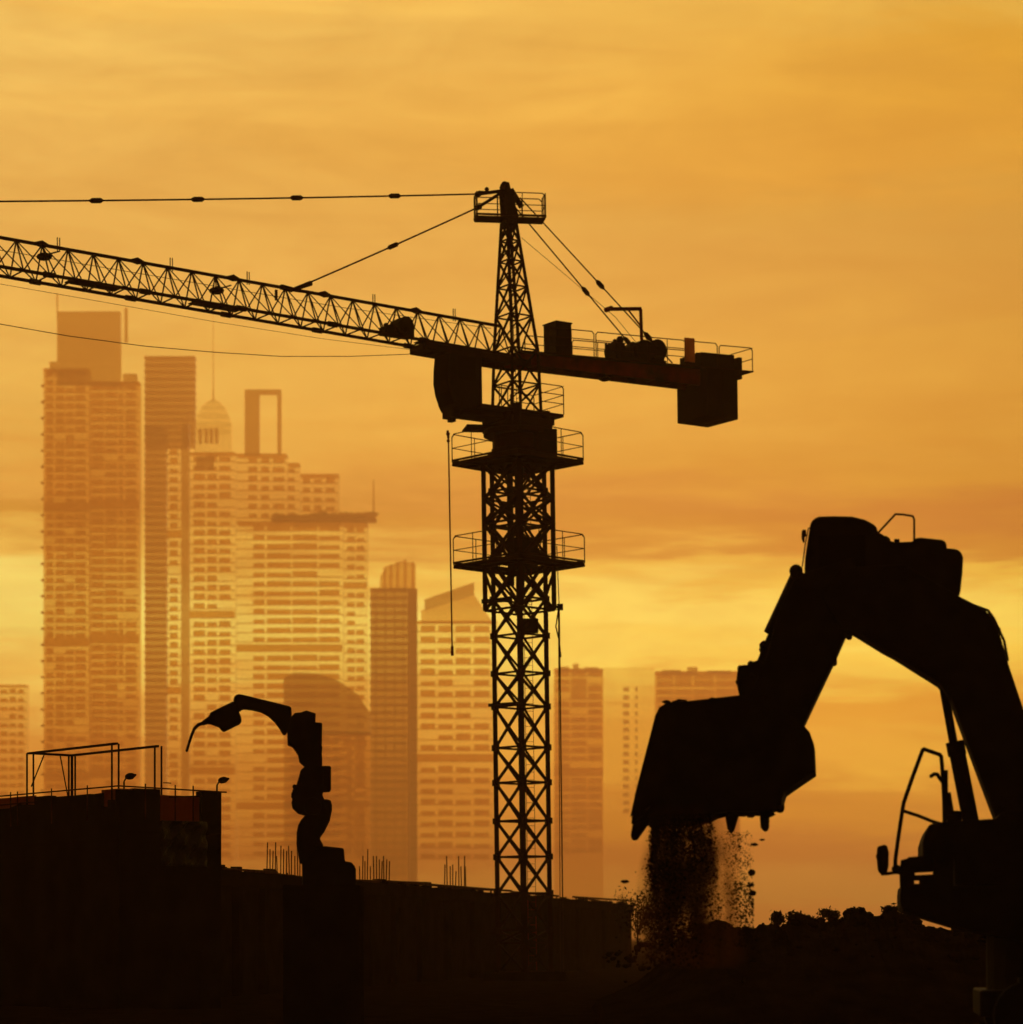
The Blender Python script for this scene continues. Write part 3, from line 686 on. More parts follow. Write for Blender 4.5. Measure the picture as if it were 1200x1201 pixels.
ua = rprism([(735, 500), (722, 510), (704, 526), (695, 560), (683, 600), (672, 632), (655, 645), (653, 668), (660, 675), (655, 700), (660, 728), (690, 758), (730, 769), (800, 765), (845, 740), (835, 690), (822, 660), (828, 640), (828, 505)], .18, 'upper_arm')
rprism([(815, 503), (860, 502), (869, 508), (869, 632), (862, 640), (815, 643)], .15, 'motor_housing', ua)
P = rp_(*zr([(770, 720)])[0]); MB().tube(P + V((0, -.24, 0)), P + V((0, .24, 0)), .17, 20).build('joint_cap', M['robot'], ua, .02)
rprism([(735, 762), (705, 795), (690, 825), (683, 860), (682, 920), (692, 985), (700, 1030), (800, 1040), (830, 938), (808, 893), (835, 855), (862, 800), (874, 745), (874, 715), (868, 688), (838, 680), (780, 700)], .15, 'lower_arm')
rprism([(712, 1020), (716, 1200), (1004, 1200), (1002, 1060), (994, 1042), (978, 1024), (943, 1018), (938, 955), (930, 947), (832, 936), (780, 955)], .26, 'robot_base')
mb = MB().box((-.75, -.6, -2.70), (.75, .6, .02)); tag(mb.build('concrete_plinth', M['concrete'], None, .03), 'dark concrete plinth under the robot arm', 'plinth').location = Q.o.location
P = rp_(*zr([(700, 660)])[0])
mb = MB()
for dz in (-.03, .05, .14, .22): mb.ball(rp_(345.6, 936 - dz * 60) , .05, 7, 5)
mb.build('cable_gland', M['robot'], ua)

# ================================================================ LEFT BUILDING (roof level with frame)
BA = R(39.8)
Bd = Root('roof_building', 'black unfinished concrete building with netted openings at the left edge', 'building', W(140, HY, 60) - V((0, 0, CZ)), (0, 0, BA))
def bl(px, py, face='r', off=0.0):        # right face: local y = off ; left face: local x = off
    return Bd.L(px, py, (0, off, 0), (0, 1, 0)) if face == 'r' else Bd.L(px, py, (off, 0, 0), (1, 0, 0))
rx1 = bl(260, 980).x; zroof = bl(200, 963).z; ztopr = bl(200, 927.5).z
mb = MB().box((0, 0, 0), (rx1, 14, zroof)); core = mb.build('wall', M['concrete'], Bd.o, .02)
zp = bl(140, 925).z
# right face: solid corner blocks
mb = MB().box((bl(235.5, 950).x, 0.0, zroof - .3), (rx1 - .01, .25, bl(236, 928).z), Matrix.Translation((0, -.02, 0)))
mb.build('parapet_block', M['concrete'], Bd.o, .02)
mb = MB().box((.0, -.02, zroof - .3), (bl(187, 950).x, .2, zp - .02)); mb.build('parapet_block', M['concrete'], Bd.o, .02)
# left face: low parapet with uneven top and netted gaps
def lwall(px0, px1, pyt0, pyt1, name='parapet_block'):
    a, b = bl(px0, pyt0, 'l', -.02), bl(px1, pyt1, 'l', -.02)
    f = [V((-.02, a.y, zroof - .5)), V((-.02, b.y, zroof - .5)), V((-.02, b.y, b.z)), V((-.02, a.y, a.z))]
    MB().prism(f, [p + V((.2, 0, 0)) for p in f]).build(name, M['concrete'], Bd.o, .01)
lwall(140, 118, 946, 946); lwall(118, 105, 930, 932); lwall(105, 86, 931, 933); lwall(86, 58, 933, 935); lwall(58, 40, 933, 934.5); lwall(40, 22, 944, 943); lwall(22, 10, 943, 948); lwall(10, -40, 948, 952)
MB().box((-.03, bl(136, 940, 'l').y, zroof - .2), (.1, bl(127, 940, 'l').y, bl(131, 938, 'l').z)).build('parapet_block', M['concrete'], Bd.o, .02)
# netting
def net(a, b, z0, z1, name='netting_panel'):
    mb = MB(); n = 8
    for i in range(n):
        p, q = lerp(a, b, i / n), lerp(a, b, (i + 1) / n)
        nrm = V((b.y - a.y, a.x - b.x, 0)).normalized(); w0, w1 = .02 * math.sin(i * 1.9), .02 * math.sin((i + 1) * 1.9)
        mb.add([V((*(p + nrm * w0).xy, z0)), V((*(q + nrm * w1).xy, z0)), V((*(q + nrm * w1).xy, z1)), V((*(p + nrm * w0).xy, z1))], [(0, 1, 2, 3)])
    o = mb.build(name, M['net'], Bd.o); s_ = o.modifiers.new('s', 'SOLIDIFY'); s_.thickness = .006
net(V((.06, bl(140, 940, 'l').y, 0)), V((.06, bl(116, 940, 'l').y, 0)), zroof, bl(128, 925.5, 'l').z)
net(V((bl(143, 940).x, .08, 0)), V((bl(157, 940).x, .08, 0)), zroof, bl(150, 925).z)
net(V((bl(186, 950).x, .08, 0)), V((bl(236, 950).x, .08, 0)), zroof, bl(210, 933).z)
net(V((.06, bl(40, 940, 'l').y, 0)), V((.06, bl(-20, 940, 'l').y, 0)), zroof, bl(20, 934.5, 'l').z)
lo = bl(157, 940)
MB().box((bl(143, 950).x - .03, .1, zroof - .1), (bl(186, 950).x, .3, bl(150, 944).z)).build('parapet_block', M['concrete'], Bd.o)
MB().box((bl(158, 950).x, -.0, zroof - .1), (bl(188, 950).x, .2, bl(170, 925).z)).build('parapet_block', M['concrete'], Bd.o)
# edge rail
mb = MB(); zr_ = bl(140, 922).z
def rr(p, q, r=.018): mb.tube(p, q, r, 6)
cor = V((-.06, -.06, zr_)); lend = V((-.06, 11, zr_)); rend = bl(262, 930); rend = V((rx1 + .1, -.06, zr_ - .04))
rr(cor, lend); rr(cor, rend)
rr(cor - V((0, 0, .22)) + V((0, 3.9, 0)), lend - V((0, 0, .22)))
for px in (15, 23, 63, 105): y_ = bl(px, 930, 'l').y; rr(V((-.06, y_, zroof)), V((-.06, y_, zr_ + .08)))
for px in (169, 204, 225): x_ = bl(px, 930).x; rr(V((x_, -.06, zroof)), V((x_, -.06, zr_ + .08)), .02)
rr(V((bl(190, 930).x, -.06, zr_ + .12)), V((bl(199, 930).x, -.06, zr_ + .12)), .012)
x_ = bl(199, 940).x; rr(V((x_ - .05, -.06, bl(200, 935).z)), V((bl(236, 940).x, -.06, bl(236, 934).z)))
mb.build('edge_rail', M['plank'], Bd.o)
# plastic sheet on the right face
mb = MB(); nx_, nz_ = 26, 26; xa, xb = bl(187, 990).x, bl(241, 990).x; za_, zb_ = bl(210, 1016).z, bl(210, 963).z
vs = []
for j in range(nz_ + 1):
    for i in range(nx_ + 1):
        u, v_ = i / nx_, j / nz_
        vs.append((xa + (xb - xa) * u, -.07 - .05 * math.sin(u * 9 + v_ * 7) * math.cos(v_ * 5 - u * 6) - .03 * math.sin(u * 23 - v_ * 17) + random.uniform(-.006, .006), za_ + (zb_ - za_) * v_))
mb.add(vs, [(j * (nx_ + 1) + i, j * (nx_ + 1) + i + 1, (j + 1) * (nx_ + 1) + i + 1, (j + 1) * (nx_ + 1) + i) for j in range(nz_) for i in range(nx_)])
o = mb.build('plastic_sheet', M['tarp'], None, 0, True); o.matrix_world = Bd.M; s_ = o.modifiers.new('s', 'SOLIDIFY'); s_.thickness = .004
tag(o, 'wrinkled black plastic sheet hung on the building wall below the orange netting', 'tarpaulin')
# roof frame (gantry of paired posts)
Fr = Root('roof_frame', 'thin open steel frame of paired posts standing on the left building roof', 'frame', Bd.M @ V((.1, .35, zroof)), (0, 0, BA))
l4, r1 = 4.05, 1.18; zt = (Bd.L(139, 872.5, (.1, .35, 0), (0, 1, 0)).z - zroof)
cs4 = [V((0, 0, 0)), V((0, l4, 0)), V((r1, l4, 0)), V((r1, 0, 0))]
dbl = .115
for c in cs4:
    for e in (-.5, .5):
        q = c + V((dbl * e, -dbl * e, 0)); MB().bar(q, q + V((0, 0, zt)), .034).build('post', M['steel'], Fr.o)
    if c.x > .5 and c.y > 1: MB().bar(c, c + V((0, 0, zt)), .05).build('post', M['steel'], Fr.o)
for a, b in ((0, 1), (1, 2), (2, 3), (3, 0)):
    if (a, b) == (3, 0): continue
    MB().bar(cs4[a] + V((0, 0, zt)), cs4[b] + V((0, 0, zt)), .055).build('beam', M['steel'], Fr.o)
MB().bar(cs4[0] + V((0, -.1, zt)), cs4[1] + V((0, .12, zt)), .05).build('beam', M['steel'], Fr.o)
a = cs4[1] + V((.03, 0, zt * .54)); b = cs4[1] + V((.40, 0, zt)); MB().tube(a, b, .018, 6).build('brace', M['steel'], Fr.o)
a = cs4[2] + V((-.1, 0, zt * .38)); b = cs4[2] + V((-.34, 0, zt)); MB().tube(a, b, .018, 6).ball(a, .035, 6, 4).build('brace', M['steel'], Fr.o)
# floodlights
def flood(px, py, base_py, lab, loc_face):
    p = loc_face; w = W(px, py, p); 
    r_ = Root('floodlight', lab, 'lamp', W(px - 7, base_py, p), (0, 0, 0), 'floodlights on the roof edge')
    pp = lambda a, b: r_.I @ W(a, b, p)
    MB().tube(pp(px - 7, base_py), pp(px - 7, py + 6), .022, 6).tube(pp(px - 7, py + 6), pp(px - 4.5, py + 2), .018, 6).build('pole', M['steel'], r_.o)
    m4 = Matrix.Rotation(R(-12), 4, 'Y')
    MB().ball(pp(px, py), .085, 12, 8, (1.45, 1, .95), m4.to_3x3(), .03).tube(pp(px + 2, py), pp(px + 7.5, py - 2), .075, 10, .015).build('lamp_head', M['steel'], r_.o)
flood(152.5, 910.5, 930, 'small black floodlight on a short pole at the corner of the left roof', 60.35)
flood(261.5, 915, 932, 'small black floodlight at the right end of the left roof', 61.7)

# ================================================================ LONG LOW BUILDING WITH REBAR
P0, P1 = V((-9.3, 69.0, 0)), V((6.95, 149.5, 0))
La = math.atan2((P1 - P0).y, (P1 - P0).x)
Wb = Root('concrete_building', 'long low unfinished concrete building with rebar along its edge behind the crane', 'building', P0, (0, 0, La))
WL = (P1 - P0).length
def wb(px, py): return Wb.L(px, py)                       # on its long front face (local y = 0)
ztl = [(x, wb(x, y).z) for x, y in ((262, 1021), (345, 1029), (415, 1034), (520, 1043), (612, 1049), (650, 1053), (738, 1064))]
zw = sum(z for _, z in ztl) / len(ztl)
xe = wb(741, 1080).x
MB().box((0, 0, 0), (xe, 7, zw)).build('wall', M['concrete'], Wb.o, .02)
MB().box((0, -.15, zw - .42), (xe, 0.3, zw + .02)).build('roof_edge', M['concrete'], Wb.o, .02)
n = 15
for i in range(n):
    x_ = wb(272 + i * 31, 1060).x
    if x_ < xe: MB().box((x_, -.22, 0), (x_ + .4, 0, zw - .42)).build('pilaster', M['concrete'], Wb.o, .02)
for i in range(0, n - 1, 2):
    x_ = wb(280 + i * 31, 1060).x; x2 = wb(296 + i * 31, 1060).x
    if x2 < xe: MB().box((x_ + .3, -.05, .9), (x2, -.003, zw - .8)).build('shutter_board', M['concrete'], Wb.o)
mb = MB(); rd = random.Random(21)
for i in range(150):
    px = rd.uniform(264, 736); y = 1021 + (px - 262) * .087; p = wb(px, y + 1.5); w_, h_ = rd.uniform(.04, .4), rd.choice([.03, .05, .08, .14, .2]) * rd.uniform(.5, 1.1)
    mb.box((p.x - w_, rd.uniform(-.1, .1), zw - .03), (p.x + w_, .28, zw + h_))
mb.build('edge_rubble', M['concrete'], Wb.o, kind='stuff')
# scaffold tube rails and planks along the edge
mb = MB()
def wr2(p, q, r=.03): mb.tube(wb(*p), wb(*q), r, 6)
for (a, b) in (((262, 1019), (325, 1023)), ((288, 1021), (372, 1031)), ((415, 1033), (505, 1036)), ((455, 1034), (600, 1045)), ((520, 1041), (585, 1044)), ((600, 1046), (655, 1051)), ((672, 1052), (748, 1057)), ((676, 1052), (741, 1064))):
    wr2(a, b, .035 if b[0] < 400 else .05)
for x in (290, 300, 318, 336, 477, 498, 515, 560, 575, 652, 663, 675, 688, 700, 715, 731, 740): 
    y = 1021 + (x - 262) * .087; wr2((x, y + 9), (x + 1, y - 3.5), .03 if x < 400 else .045)
mb.build('scaffold_tube', M['plank'], Wb.o)
rnd = random.Random(11)
reb = [(313, 352, 992, 1028, 13, 988), (422, 457, 1004, 1034, 12, 996), (522, 547, 1010, 1042, 9, 1004)]
for x0, x1, y0, y1, n, ytall in reb:
    for i in range(n):
        x = x0 + (x1 - x0) * (i + rnd.uniform(-.25, .25)) / (n - 1)
        yt = rnd.choice([y0, y0 + 6, y0 + 12, y0 + 4, ytall]) ; b = wb(x, y1 + 3); t = wb(x + rnd.uniform(-1.2, 1.2), yt)
        s_ = b.x * 0 + (Wb.M @ b).y / 75
        MB().tube(b, t, .017 * s_, 5).build('rebar', M['plank'], Wb.o)

# shrubs and small trees
def shrub(px, py_top, py_base, wpx, Y, lab, seed, name='shrub', group='shrubs along the ridge'):
    rn = random.Random(seed); base = W(px, py_base, Y); s_ = Y / F
    r_ = Root(name, lab, 'shrub', base, (0, 0, 0), group)
    H_ = (py_base - py_top) * s_; w_ = wpx * s_
    lf, stm = MB(), MB(); stm.tube((0, 0, -.25), (0, 0, H_ * .55), .03, 6, .012)
    ends = []
    for k in range(9):
        a = rn.uniform(0, 6.28); e = V((math.cos(a) * w_ * .38 * rn.uniform(.3, 1), math.sin(a) * w_ * .38 * rn.uniform(.3, 1), H_ * rn.uniform(.25, .85)))
        stm.tube((0, 0, H_ * .1), e, .015, 5, .006); ends.append(e)
    for e in ends:
        for i in range(60):
            p = e + V((rn.gauss(0, w_ * .15), rn.gauss(0, w_ * .15), rn.gauss(0, H_ * .14))); q = .045 * rn.uniform(.5, 1.6)
            u = V((rn.gauss(0, 1), rn.gauss(0, 1), rn.gauss(0, 1))).normalized(); v_ = u.orthogonal().normalized()
            lf.add([p - u * q, p + v_ * q * .5, p + u * q, p - v_ * q * .5], [(0, 1, 2, 3)])
    lf.build('foliage', M['leaf'], r_.o); stm.build('stem', M['bark'], r_.o)
shrub(912, 1069, 1086, 14, 58, 'small round shrub alone near the left end of the spoil ridge', 1)
shrub(938, 1070, 1082, 26, 58, 'low wide shrub on the ridge just right of the lone round one', 2)
shrub(975, 1067, 1082, 30, 66, 'paler low shrub behind the middle of the spoil ridge', 3)
shrub(1002, 1065, 1078, 22, 58, 'dense shrub on the ridge left of the side mirror', 4)
shrub(1046, 1064, 1076, 22, 58, 'dense shrub on the ridge under the cab front of the excavator', 5)
shrub(748, 1046, 1104, 40, 70, 'ragged bush beside the end of the low concrete building', 6, group='bushes by the building end')
shrub(727, 1048, 1100, 24, 120, 'thin bush against the end wall of the low concrete building', 8, group='bushes by the building end')

# ================================================================ SKYLINE
D, G_, Mi, Li = 'tower_dark', 'tower_glass', 'tower_mid', 'tower_light'
def tower(name, label, Y, blocks, parts_fn=None, group='hazy skyscrapers on the skyline'):
    """blocks: (x0, x1, ytop, dy, depth, material, floor_px, slab_frac, slab_material, piers)"""
    bx = sum(b[0] + b[1] for b in blocks) / 2 / len(blocks)
    r_ = Root(name, label, 'skyscraper', V(((bx - CX) / F * Y, Y, 0)), (0, 0, 0), group)
    q = lambda px, py: (W(px, py, Y) - V(r_.o.location))
    for (x0, x1, yt, dy, dep, m, fp, fr, sm, piers, ybot) in blocks:
        a, b = q(x0, yt), q(x1, yt); zb_ = 0 if ybot is None else q(x0, ybot).z
        MB().box((a.x, dy, zb_), (b.x, dy + dep, a.z)).build('wall', M[m], r_.o)
        if m in (G_, Li) and fp:
            MB().box((a.x + .5, dy + .5, a.z - (2 if m == Li else 4)), (b.x - .5, dy + dep - .5, a.z - .3)).build('roof_slab', M['room'], r_.o)
            ed = sorted(piers); bays = []; cur = x0
            for (p0, p1) in ed:
                if p0 > cur + .2: bays.append((cur, p0))
                cur = max(cur, p1)
            if x1 > cur + .2: bays.append((cur, x1))
            rv = random.Random(int(x0 * 7 + yt))
            nfl = int(((HY - 92 if ybot is None else ybot) - yt) / fp)
            for i in range(nfl):
                zt_ = q(x0, yt + (i + fr) * fp).z; zl_ = q(x0, yt + (i + 1) * fp).z; fl = MB()
                fl.box((a.x + .4, dy + .4, zl_ - .4), (b.x - .4, dy + 6, zl_ + .6))
                plant = i > 4 and (i + int(x0)) % 17 == 0
                for (p0, p1) in ([(x0 + .5, x1 - .5)] if plant else bays):
                    if not plant and rv.random() < .05: continue
                    fl.box((max(q(p0, 0).x, a.x + .5), dy + .5, zl_ + .5), (min(q(p1, 0).x, b.x - .5), dy + 5.5, zt_ + (rv.uniform(-.25, .2) if not plant else .4) * (zt_ - zl_)))
                fl.build('office_floor', M['room'], r_.o)
            continue
        if fp:
            nfl = int(((HY - 60 if ybot is None else ybot) - yt) / fp)
            for i in range(nfl):
                z1_ = q(x0, yt + i * fp).z; z0_ = q(x0, yt + (i + fr) * fp).z
                if i == 0: z1_ += .4
                MB().box((a.x - 1.1, dy - 1.1, z0_), (b.x + 1.1, dy + dep + 1.1, z1_)).build('floor_slab', M[sm], r_.o)
            for (p0, p1) in piers:
                MB().box((q(p0, 0).x, dy - 1.5, 0 if ybot is None else zb_), (q(p1, 0).x, dy - .02, a.z - .1)).build('pier', M[sm], r_.o)
    if parts_fn: parts_fn(r_, q)
    return r_
def p1(r_, q):
    MB().tube(q(67, 372) + V((0, 2, 0)), q(67, 344) + V((0, 2, 0)), 1.2, 6).tube(q(147, 400) + V((0, 8, 0)), q(147, 360) + V((0, 8, 0)), 2.6, 6).build('antenna', M[D], r_.o)
    a, b = q(58, 424), q(66, 436); MB().box((a.x, 1, b.z), (b.x, 12, a.z)).build('roof_plant', M[D], r_.o)
    a, b = q(144, 438), q(160, 448); MB().box((a.x, 1, b.z), (b.x, 12, a.z)).build('roof_plant', M[D], r_.o)
    for k in range(28):
        a = q(51, 452 + k * 19); MB().box((a.x - 4, 1, a.z - 1.6), (a.x, 6, a.z + 1.6)).build('balcony', M[Mi], r_.o)
tower('skyscraper', 'tallest brown tower of the skyline with stepped crown, far left', 3800, [
    (66, 140, 364, 6, 14, D, None, 0, D, (), 449),
    (51, 104, 432, 0, 22, G_, 9.3, .36, Mi, ((51, 54), (62, 65), (75, 77), (86, 88), (100, 104)), None),
    (104.3, 163, 447, 1, 22, G_, 9.3, .36, Mi, ((104.6, 107), (121, 123), (137, 139), (144, 147), (159, 163)), None)], p1)
def p2(r_, q): pass
tower('skyscraper', 'plain dark slab tower right of the tallest brown tower', 4000, [
    (170, 228, 418, 0, 18, D, 8, .3, D, (), 524), (170, 194.5, 500, 0.5, 18, D, 8, .3, D, (), None)], p2)
def p3(r_, q):
    c = q(249, 530) + V((0, 12, 0)); s = 3700 / F
    mb = MB(); mb.tube(c, c + V((0, 0, 26 * s)), 27 * s * .82, 20, 26 * s * .82); mb.build('drum', M[Li], r_.o)
    vs = []; dm_ = MB()
    rr_ = [(22, 26), (22, 34), (19, 44), (14, 54), (8, 60), (2, 64)]
    for (ra_, za1), (rb_, zb1) in zip(rr_, rr_[1:]): dm_.tube(c + V((0, 0, za1 * s)), c + V((0, 0, zb1 * s)), ra_ * s, 20, rb_ * s)
    dm_.build('dome', M[Li], r_.o)
    MB().tube(c + V((0, 0, 62 * s)), c + V((0, 0, 92 * s)), 1.1 * s, 6, .5 * s).tube(c + V((0, 0, 90 * s)), c + V((0, 0, 170 * s)), .5 * s, 5, .25 * s).build('spire', M[D], r_.o)
    for px in (236, 243, 249, 255): a, b = q(px - 1.6, 505), q(px + 1.6, 521); MB().box((a.x, 12 - 27 * s * .86, b.z), (b.x, 12 - 12 * s, a.z)).build('window', M[D], r_.o)
    a, b = q(230, 536), q(251, 551); MB().box((a.x, -1.8, b.z), (b.x, .2, a.z)).build('window', M[D], r_.o)
    a, b = q(213, 497), q(221.5, 1060); MB().box((a.x, -1, b.z), (b.x, 12, a.z)).build('service_core', M[D], r_.o)
    f = [q(213, 496), q(222, 496), q(226, 480)]; MB().prism(f, [p + V((0, 10, 0)) for p in f]).build('roof_ledge', M[Li], r_.o)
tower('domed_tower', 'pale hotel tower crowned by a round dome and a needle spire', 3700, [
    (195, 212.7, 522, 0, 20, Li, 10.8, .45, Li, ((195, 199), (208, 212)), None),
    (221.8, 276, 530, 0, 24, Li, 10.8, .45, Li, ((222, 227), (240, 243), (254, 257), (270, 276)), None)], p3)
def p6(r_, q):
    for x0, x1, y0, y1, d0, d1, nm in ((286, 303, 455, 531, 10, 24, 'stair_core'), (324.5, 329, 455, 531, 10, 20, 'frame_post'), (303, 324.5, 455, 460, 10, 20, 'frame_beam')):
        a, b = q(x0, y0), q(x1, y1); MB().box((a.x, d0, b.z), (b.x, d1, a.z)).build(nm, M[D], r_.o)
    rn = random.Random(5)
    mb = MB()
    for i in range(60):
        x = 322 + i * 2.0; h = rn.uniform(1, 5) if x < 370 else rn.uniform(3, 8)
        c = q(x, 607 - h * .6); mb.ball(c + V((0, rn.uniform(1, 12), 0)), rn.uniform(2.6, 5.6), 7, 5, (1.2, 1, .8), None, .25)
    mb.build('rooftop_garden', M[D], r_.o)
    MB().tube(q(438, 610) + V((0, 5, 0)), q(438, 562) + V((0, 5, 0)), 1.5, 6, .8).build('antenna', M[D], r_.o)
    a, b = q(318, 607), q(441, 610.5); MB().box((a.x, -3, b.z), (b.x, 22, a.z)).build('roof_terrace', M[Mi], r_.o)
tower('garden_tower', 'broad pale stepped tower with an open rectangular frame on its roof and a rooftop garden', 3687, [
    (276.5, 336, 531, 4, 30, Li, 10.8, .5, Li, ((276.5, 291), (301, 306), (315, 320), (333, 336)), 611),
    (336.5, 351, 542, 4.8, 28, Li, 10.8, .5, Li, ((345, 351),), 611), (351.5, 397, 555, 4.4, 28, Li, 10.8, .5, Li, ((351.6, 355), (363, 368), (377, 382), (392, 397)), 611),
    (276.5, 402, 611, 0, 40, Li, 10.9, .48, Li, ((276.5, 297), (310, 313), (341, 343), (372, 374), (398, 402)), None),
    (402.3, 431, 613, .9, 36, Li, 10.9, .55, Li, ((402.5, 407), (416, 418), (427, 431)), None)], p6)
def p7(r_, q):
    pr = [(333, 860), (333, 796), (345, 789), (372, 790), (398, 799), (420, 815), (434, 836), (434, 860)]
    f = [q(a, b) + V((0, -3, 0)) for a, b in pr]; MB().prism(f, [p + V((0, 30, 0)) for p in f]).build('curved_roof', M[D], r_.o)
tower('curved_roof_building', 'low brown building with a curved roof in front of the garden tower', 3300, [
    (333, 434, 858, 0, 24, G_, 11, .55, Mi, ((333, 340), (360, 364), (386, 390), (412, 416), (428, 434)), None)], p7)
def p8(r_, q):
    f = [q(x, y) + V((0, 4, 0)) for x, y in ((445, 692), (446, 676), (452, 664), (470, 658), (487, 660), (487, 692))]; MB().prism(f, [p + V((0, 14, 0)) for p in f]).build('crown', M[G_], r_.o)
    for i, px in enumerate((451, 458, 466, 475, 484)):
        a = q(px - 1.4, 656 + abs(i - 3) * 3); b = q(px + 1.4, 692); MB().box((a.x, 2, b.z), (b.x, 20, a.z)).build('crown_fin', M[G_], r_.o)
tower('finned_tower', 'dark brown tower with vertical fins on its crown beside the crane hook cable', 3600, [
    (434.5, 478, 690, 0, 20, D, 9, .3, D, ((440, 442), (451, 453), (462, 464), (472, 474)), None), (478.3, 489, 690, 1, 18, Mi, None, 0, D, (), None)], p8)
def p9(r_, q):
    f = [q(498, 714), q(498, 703), q(556, 683), q(556, 696)]; MB().prism(f, [p + V((0, 16, 0)) for p in f]).build('sloping_roof', M[D], r_.o)
    f = [q(494, 730), q(494, 716), q(556, 697), q(578, 730)]; MB().prism([p + V((0, 1, 0)) for p in f], [p + V((0, 15, 0)) for p in f]).build('attic', M[G_], r_.o)
tower('office_block', 'pale office block with bold striped floors left of the crane mast', 3500, [
    (481, 583, 728, 0, 22, Li, 12.7, .5, Li, ((481, 493.5), (510.5, 514), (531, 534.5), (552, 556), (574, 583)), None)], p9)
def proof(r_, q):
    wl = r_.o.children[0].bound_box; x0, x1, zt = wl[0][0], wl[6][0], wl[6][2]
    for u0, u1, h in ((.08, .3, 5), (.38, .5, 9), (.62, .9, 4)): MB().box((x0 + (x1 - x0) * u0, 4, zt), (x0 + (x1 - x0) * u1, 18, zt + h)).build('roof_plant', M[D], r_.o)
tower('slab_tower', 'plain brown tower seen just right of the crane mast', 3800, [(650, 708, 784, 0, 26, G_, 9, .28, D, ((650, 652), (668, 670), (688, 690), (706, 708)), None)], proof)
def p11(r_, q):
    for k in range(16): a, b = q(731, 806 + k * 9.5), q(738, 811 + k * 9.5); MB().box((a.x, -.5, b.z), (b.x, .5, a.z)).build('window', M[D], r_.o)
    for k in range(16): a, b = q(745, 806 + k * 9.5), q(748, 811 + k * 9.5); MB().box((a.x, -.5, b.z), (b.x, .5, a.z)).build('window', M[D], r_.o)
tower('pale_tower', 'pale blank tower with one column of windows left of the bucket', 4000, [(709, 768, 783, 0, 24, Li, None, 0, D, (), None)], p11)
tower('slab_tower', 'wide brown tower rising behind the excavator bucket', 3700, [(769, 868, 787, 0, 28, G_, 9, .28, D, ((769, 771), (790, 792), (812, 814), (838, 840)), None)], proof)
tower('apartment_tower', 'short pale apartment tower at the very left edge of the skyline', 3800, [(-30, 31, 803, 0, 22, Li, 10, .5, Li, ((-4, 0), (8, 11), (18, 21), (27, 31)), None)])

# ================================================================ HAZE
hm = bpy.data.materials.new('haze'); hm.use_nodes = True; nt = hm.node_tree
nt.nodes.remove(nt.nodes['Principled BSDF'])
hv = nt.nodes.new('ShaderNodeVolumePrincipled'); hv.inputs['Color'].default_value = (1, .62, .36, 1); hv.inputs['Density'].default_value = .00029; hv.inputs['Anisotropy'].default_value = .66
nt.links.new(hv.outputs[0], nt.nodes['Material Output'].inputs['Volume'])
o = MB().box((-3100, -80, -1.6), (3100, 4550, 1190)).build('haze', hm, kind='stuff')
tag(o, 'orange evening haze filling the air over the city', None)

# ================================================================ SKY + SUN
SUN_EL, SUN_AZ = R(6.5), R(6)          # behind the scene, slightly right of straight ahead (+Y)
w = bpy.data.worlds.new('World'); sc.world = w; w.use_nodes = True
nt = w.node_tree; N = nt.nodes; L = nt.links
for n_ in list(N): N.remove(n_)
out = N.new('ShaderNodeOutputWorld'); bg = N.new('ShaderNodeBackground'); L.new(bg.outputs[0], out.inputs['Surface'])
tc = N.new('ShaderNodeTexCoord'); sx = N.new('ShaderNodeSeparateXYZ'); L.new(tc.outputs['Generated'], sx.inputs[0])
hyp = math_('SQRT', math_('ADD', math_('MULTIPLY', sx.outputs['X'], sx.outputs['X']), math_('MULTIPLY', sx.outputs['Y'], sx.outputs['Y'])))
el = math_('DIVIDE', sx.outputs['Z'], math_('MAXIMUM', hyp, .05))      # tan(elevation)
az = math_('ARCTAN2', sx.outputs['X'], sx.outputs['Y'])                # 0 ahead, + right
cv = N.new('ShaderNodeCombineXYZ'); L.new(az, cv.inputs[0]); L.new(el, cv.inputs[1])
def noise(scale, sxyz, detail=5, dist=0, loc=(0, 0, 0), rough=.5):
    mp = N.new('ShaderNodeMapping'); mp.inputs['Scale'].default_value = sxyz; mp.inputs['Location'].default_value = loc; L.new(cv.outputs[0], mp.inputs['Vector'])
    n = N.new('ShaderNodeTexNoise'); n.inputs['Scale'].default_value = scale; n.inputs['Detail'].default_value = detail; n.inputs['Distortion'].default_value = dist; n.inputs['Roughness'].default_value = rough
    L.new(mp.outputs[0], n.inputs['Vector']); return n.outputs['Fac']
n_big = noise(3.0, (1, 5, 1), 4, .6); n_mid = noise(9, (1, 6, 1), 6, .8, (3, 1, 0)); n_fine = noise(40, (1, 8, 1), 5, .3, (1, 7, 0), .6)
el2 = math_('ADD', el, math_('MULTIPLY', math_('SUBTRACT', n_big, .5), .045))
el2 = math_('ADD', el2, math_('MULTIPLY', math_('SUBTRACT', n_mid, .5), .045))
el2 = math_('ADD', el2, math_('MULTIPLY', math_('SUBTRACT', n_fine, .5), .020))
el2 = math_('ADD', el2, math_('MULTIPLY', az, .02))
def lin(c): return tuple((x / 255 / 12.92) if x / 255 <= .04045 else ((x / 255 + .055) / 1.055) ** 2.4 for x in c)
def ramp(stops, fac, interp='B_SPLINE'):
    cr = N.new('ShaderNodeValToRGB'); e = cr.color_ramp.elements; cr.color_ramp.interpolation = interp
    while len(e) < len(stops): e.new(.5)
    for k, (p, c) in enumerate(stops): e[k].position = p; e[k].color = (*lin(c), 1)
    L.new(fac, cr.inputs['Fac']); return cr.outputs['Color']
EM = .5                                   # ramp covers tan(elevation) 0 .. 0.5
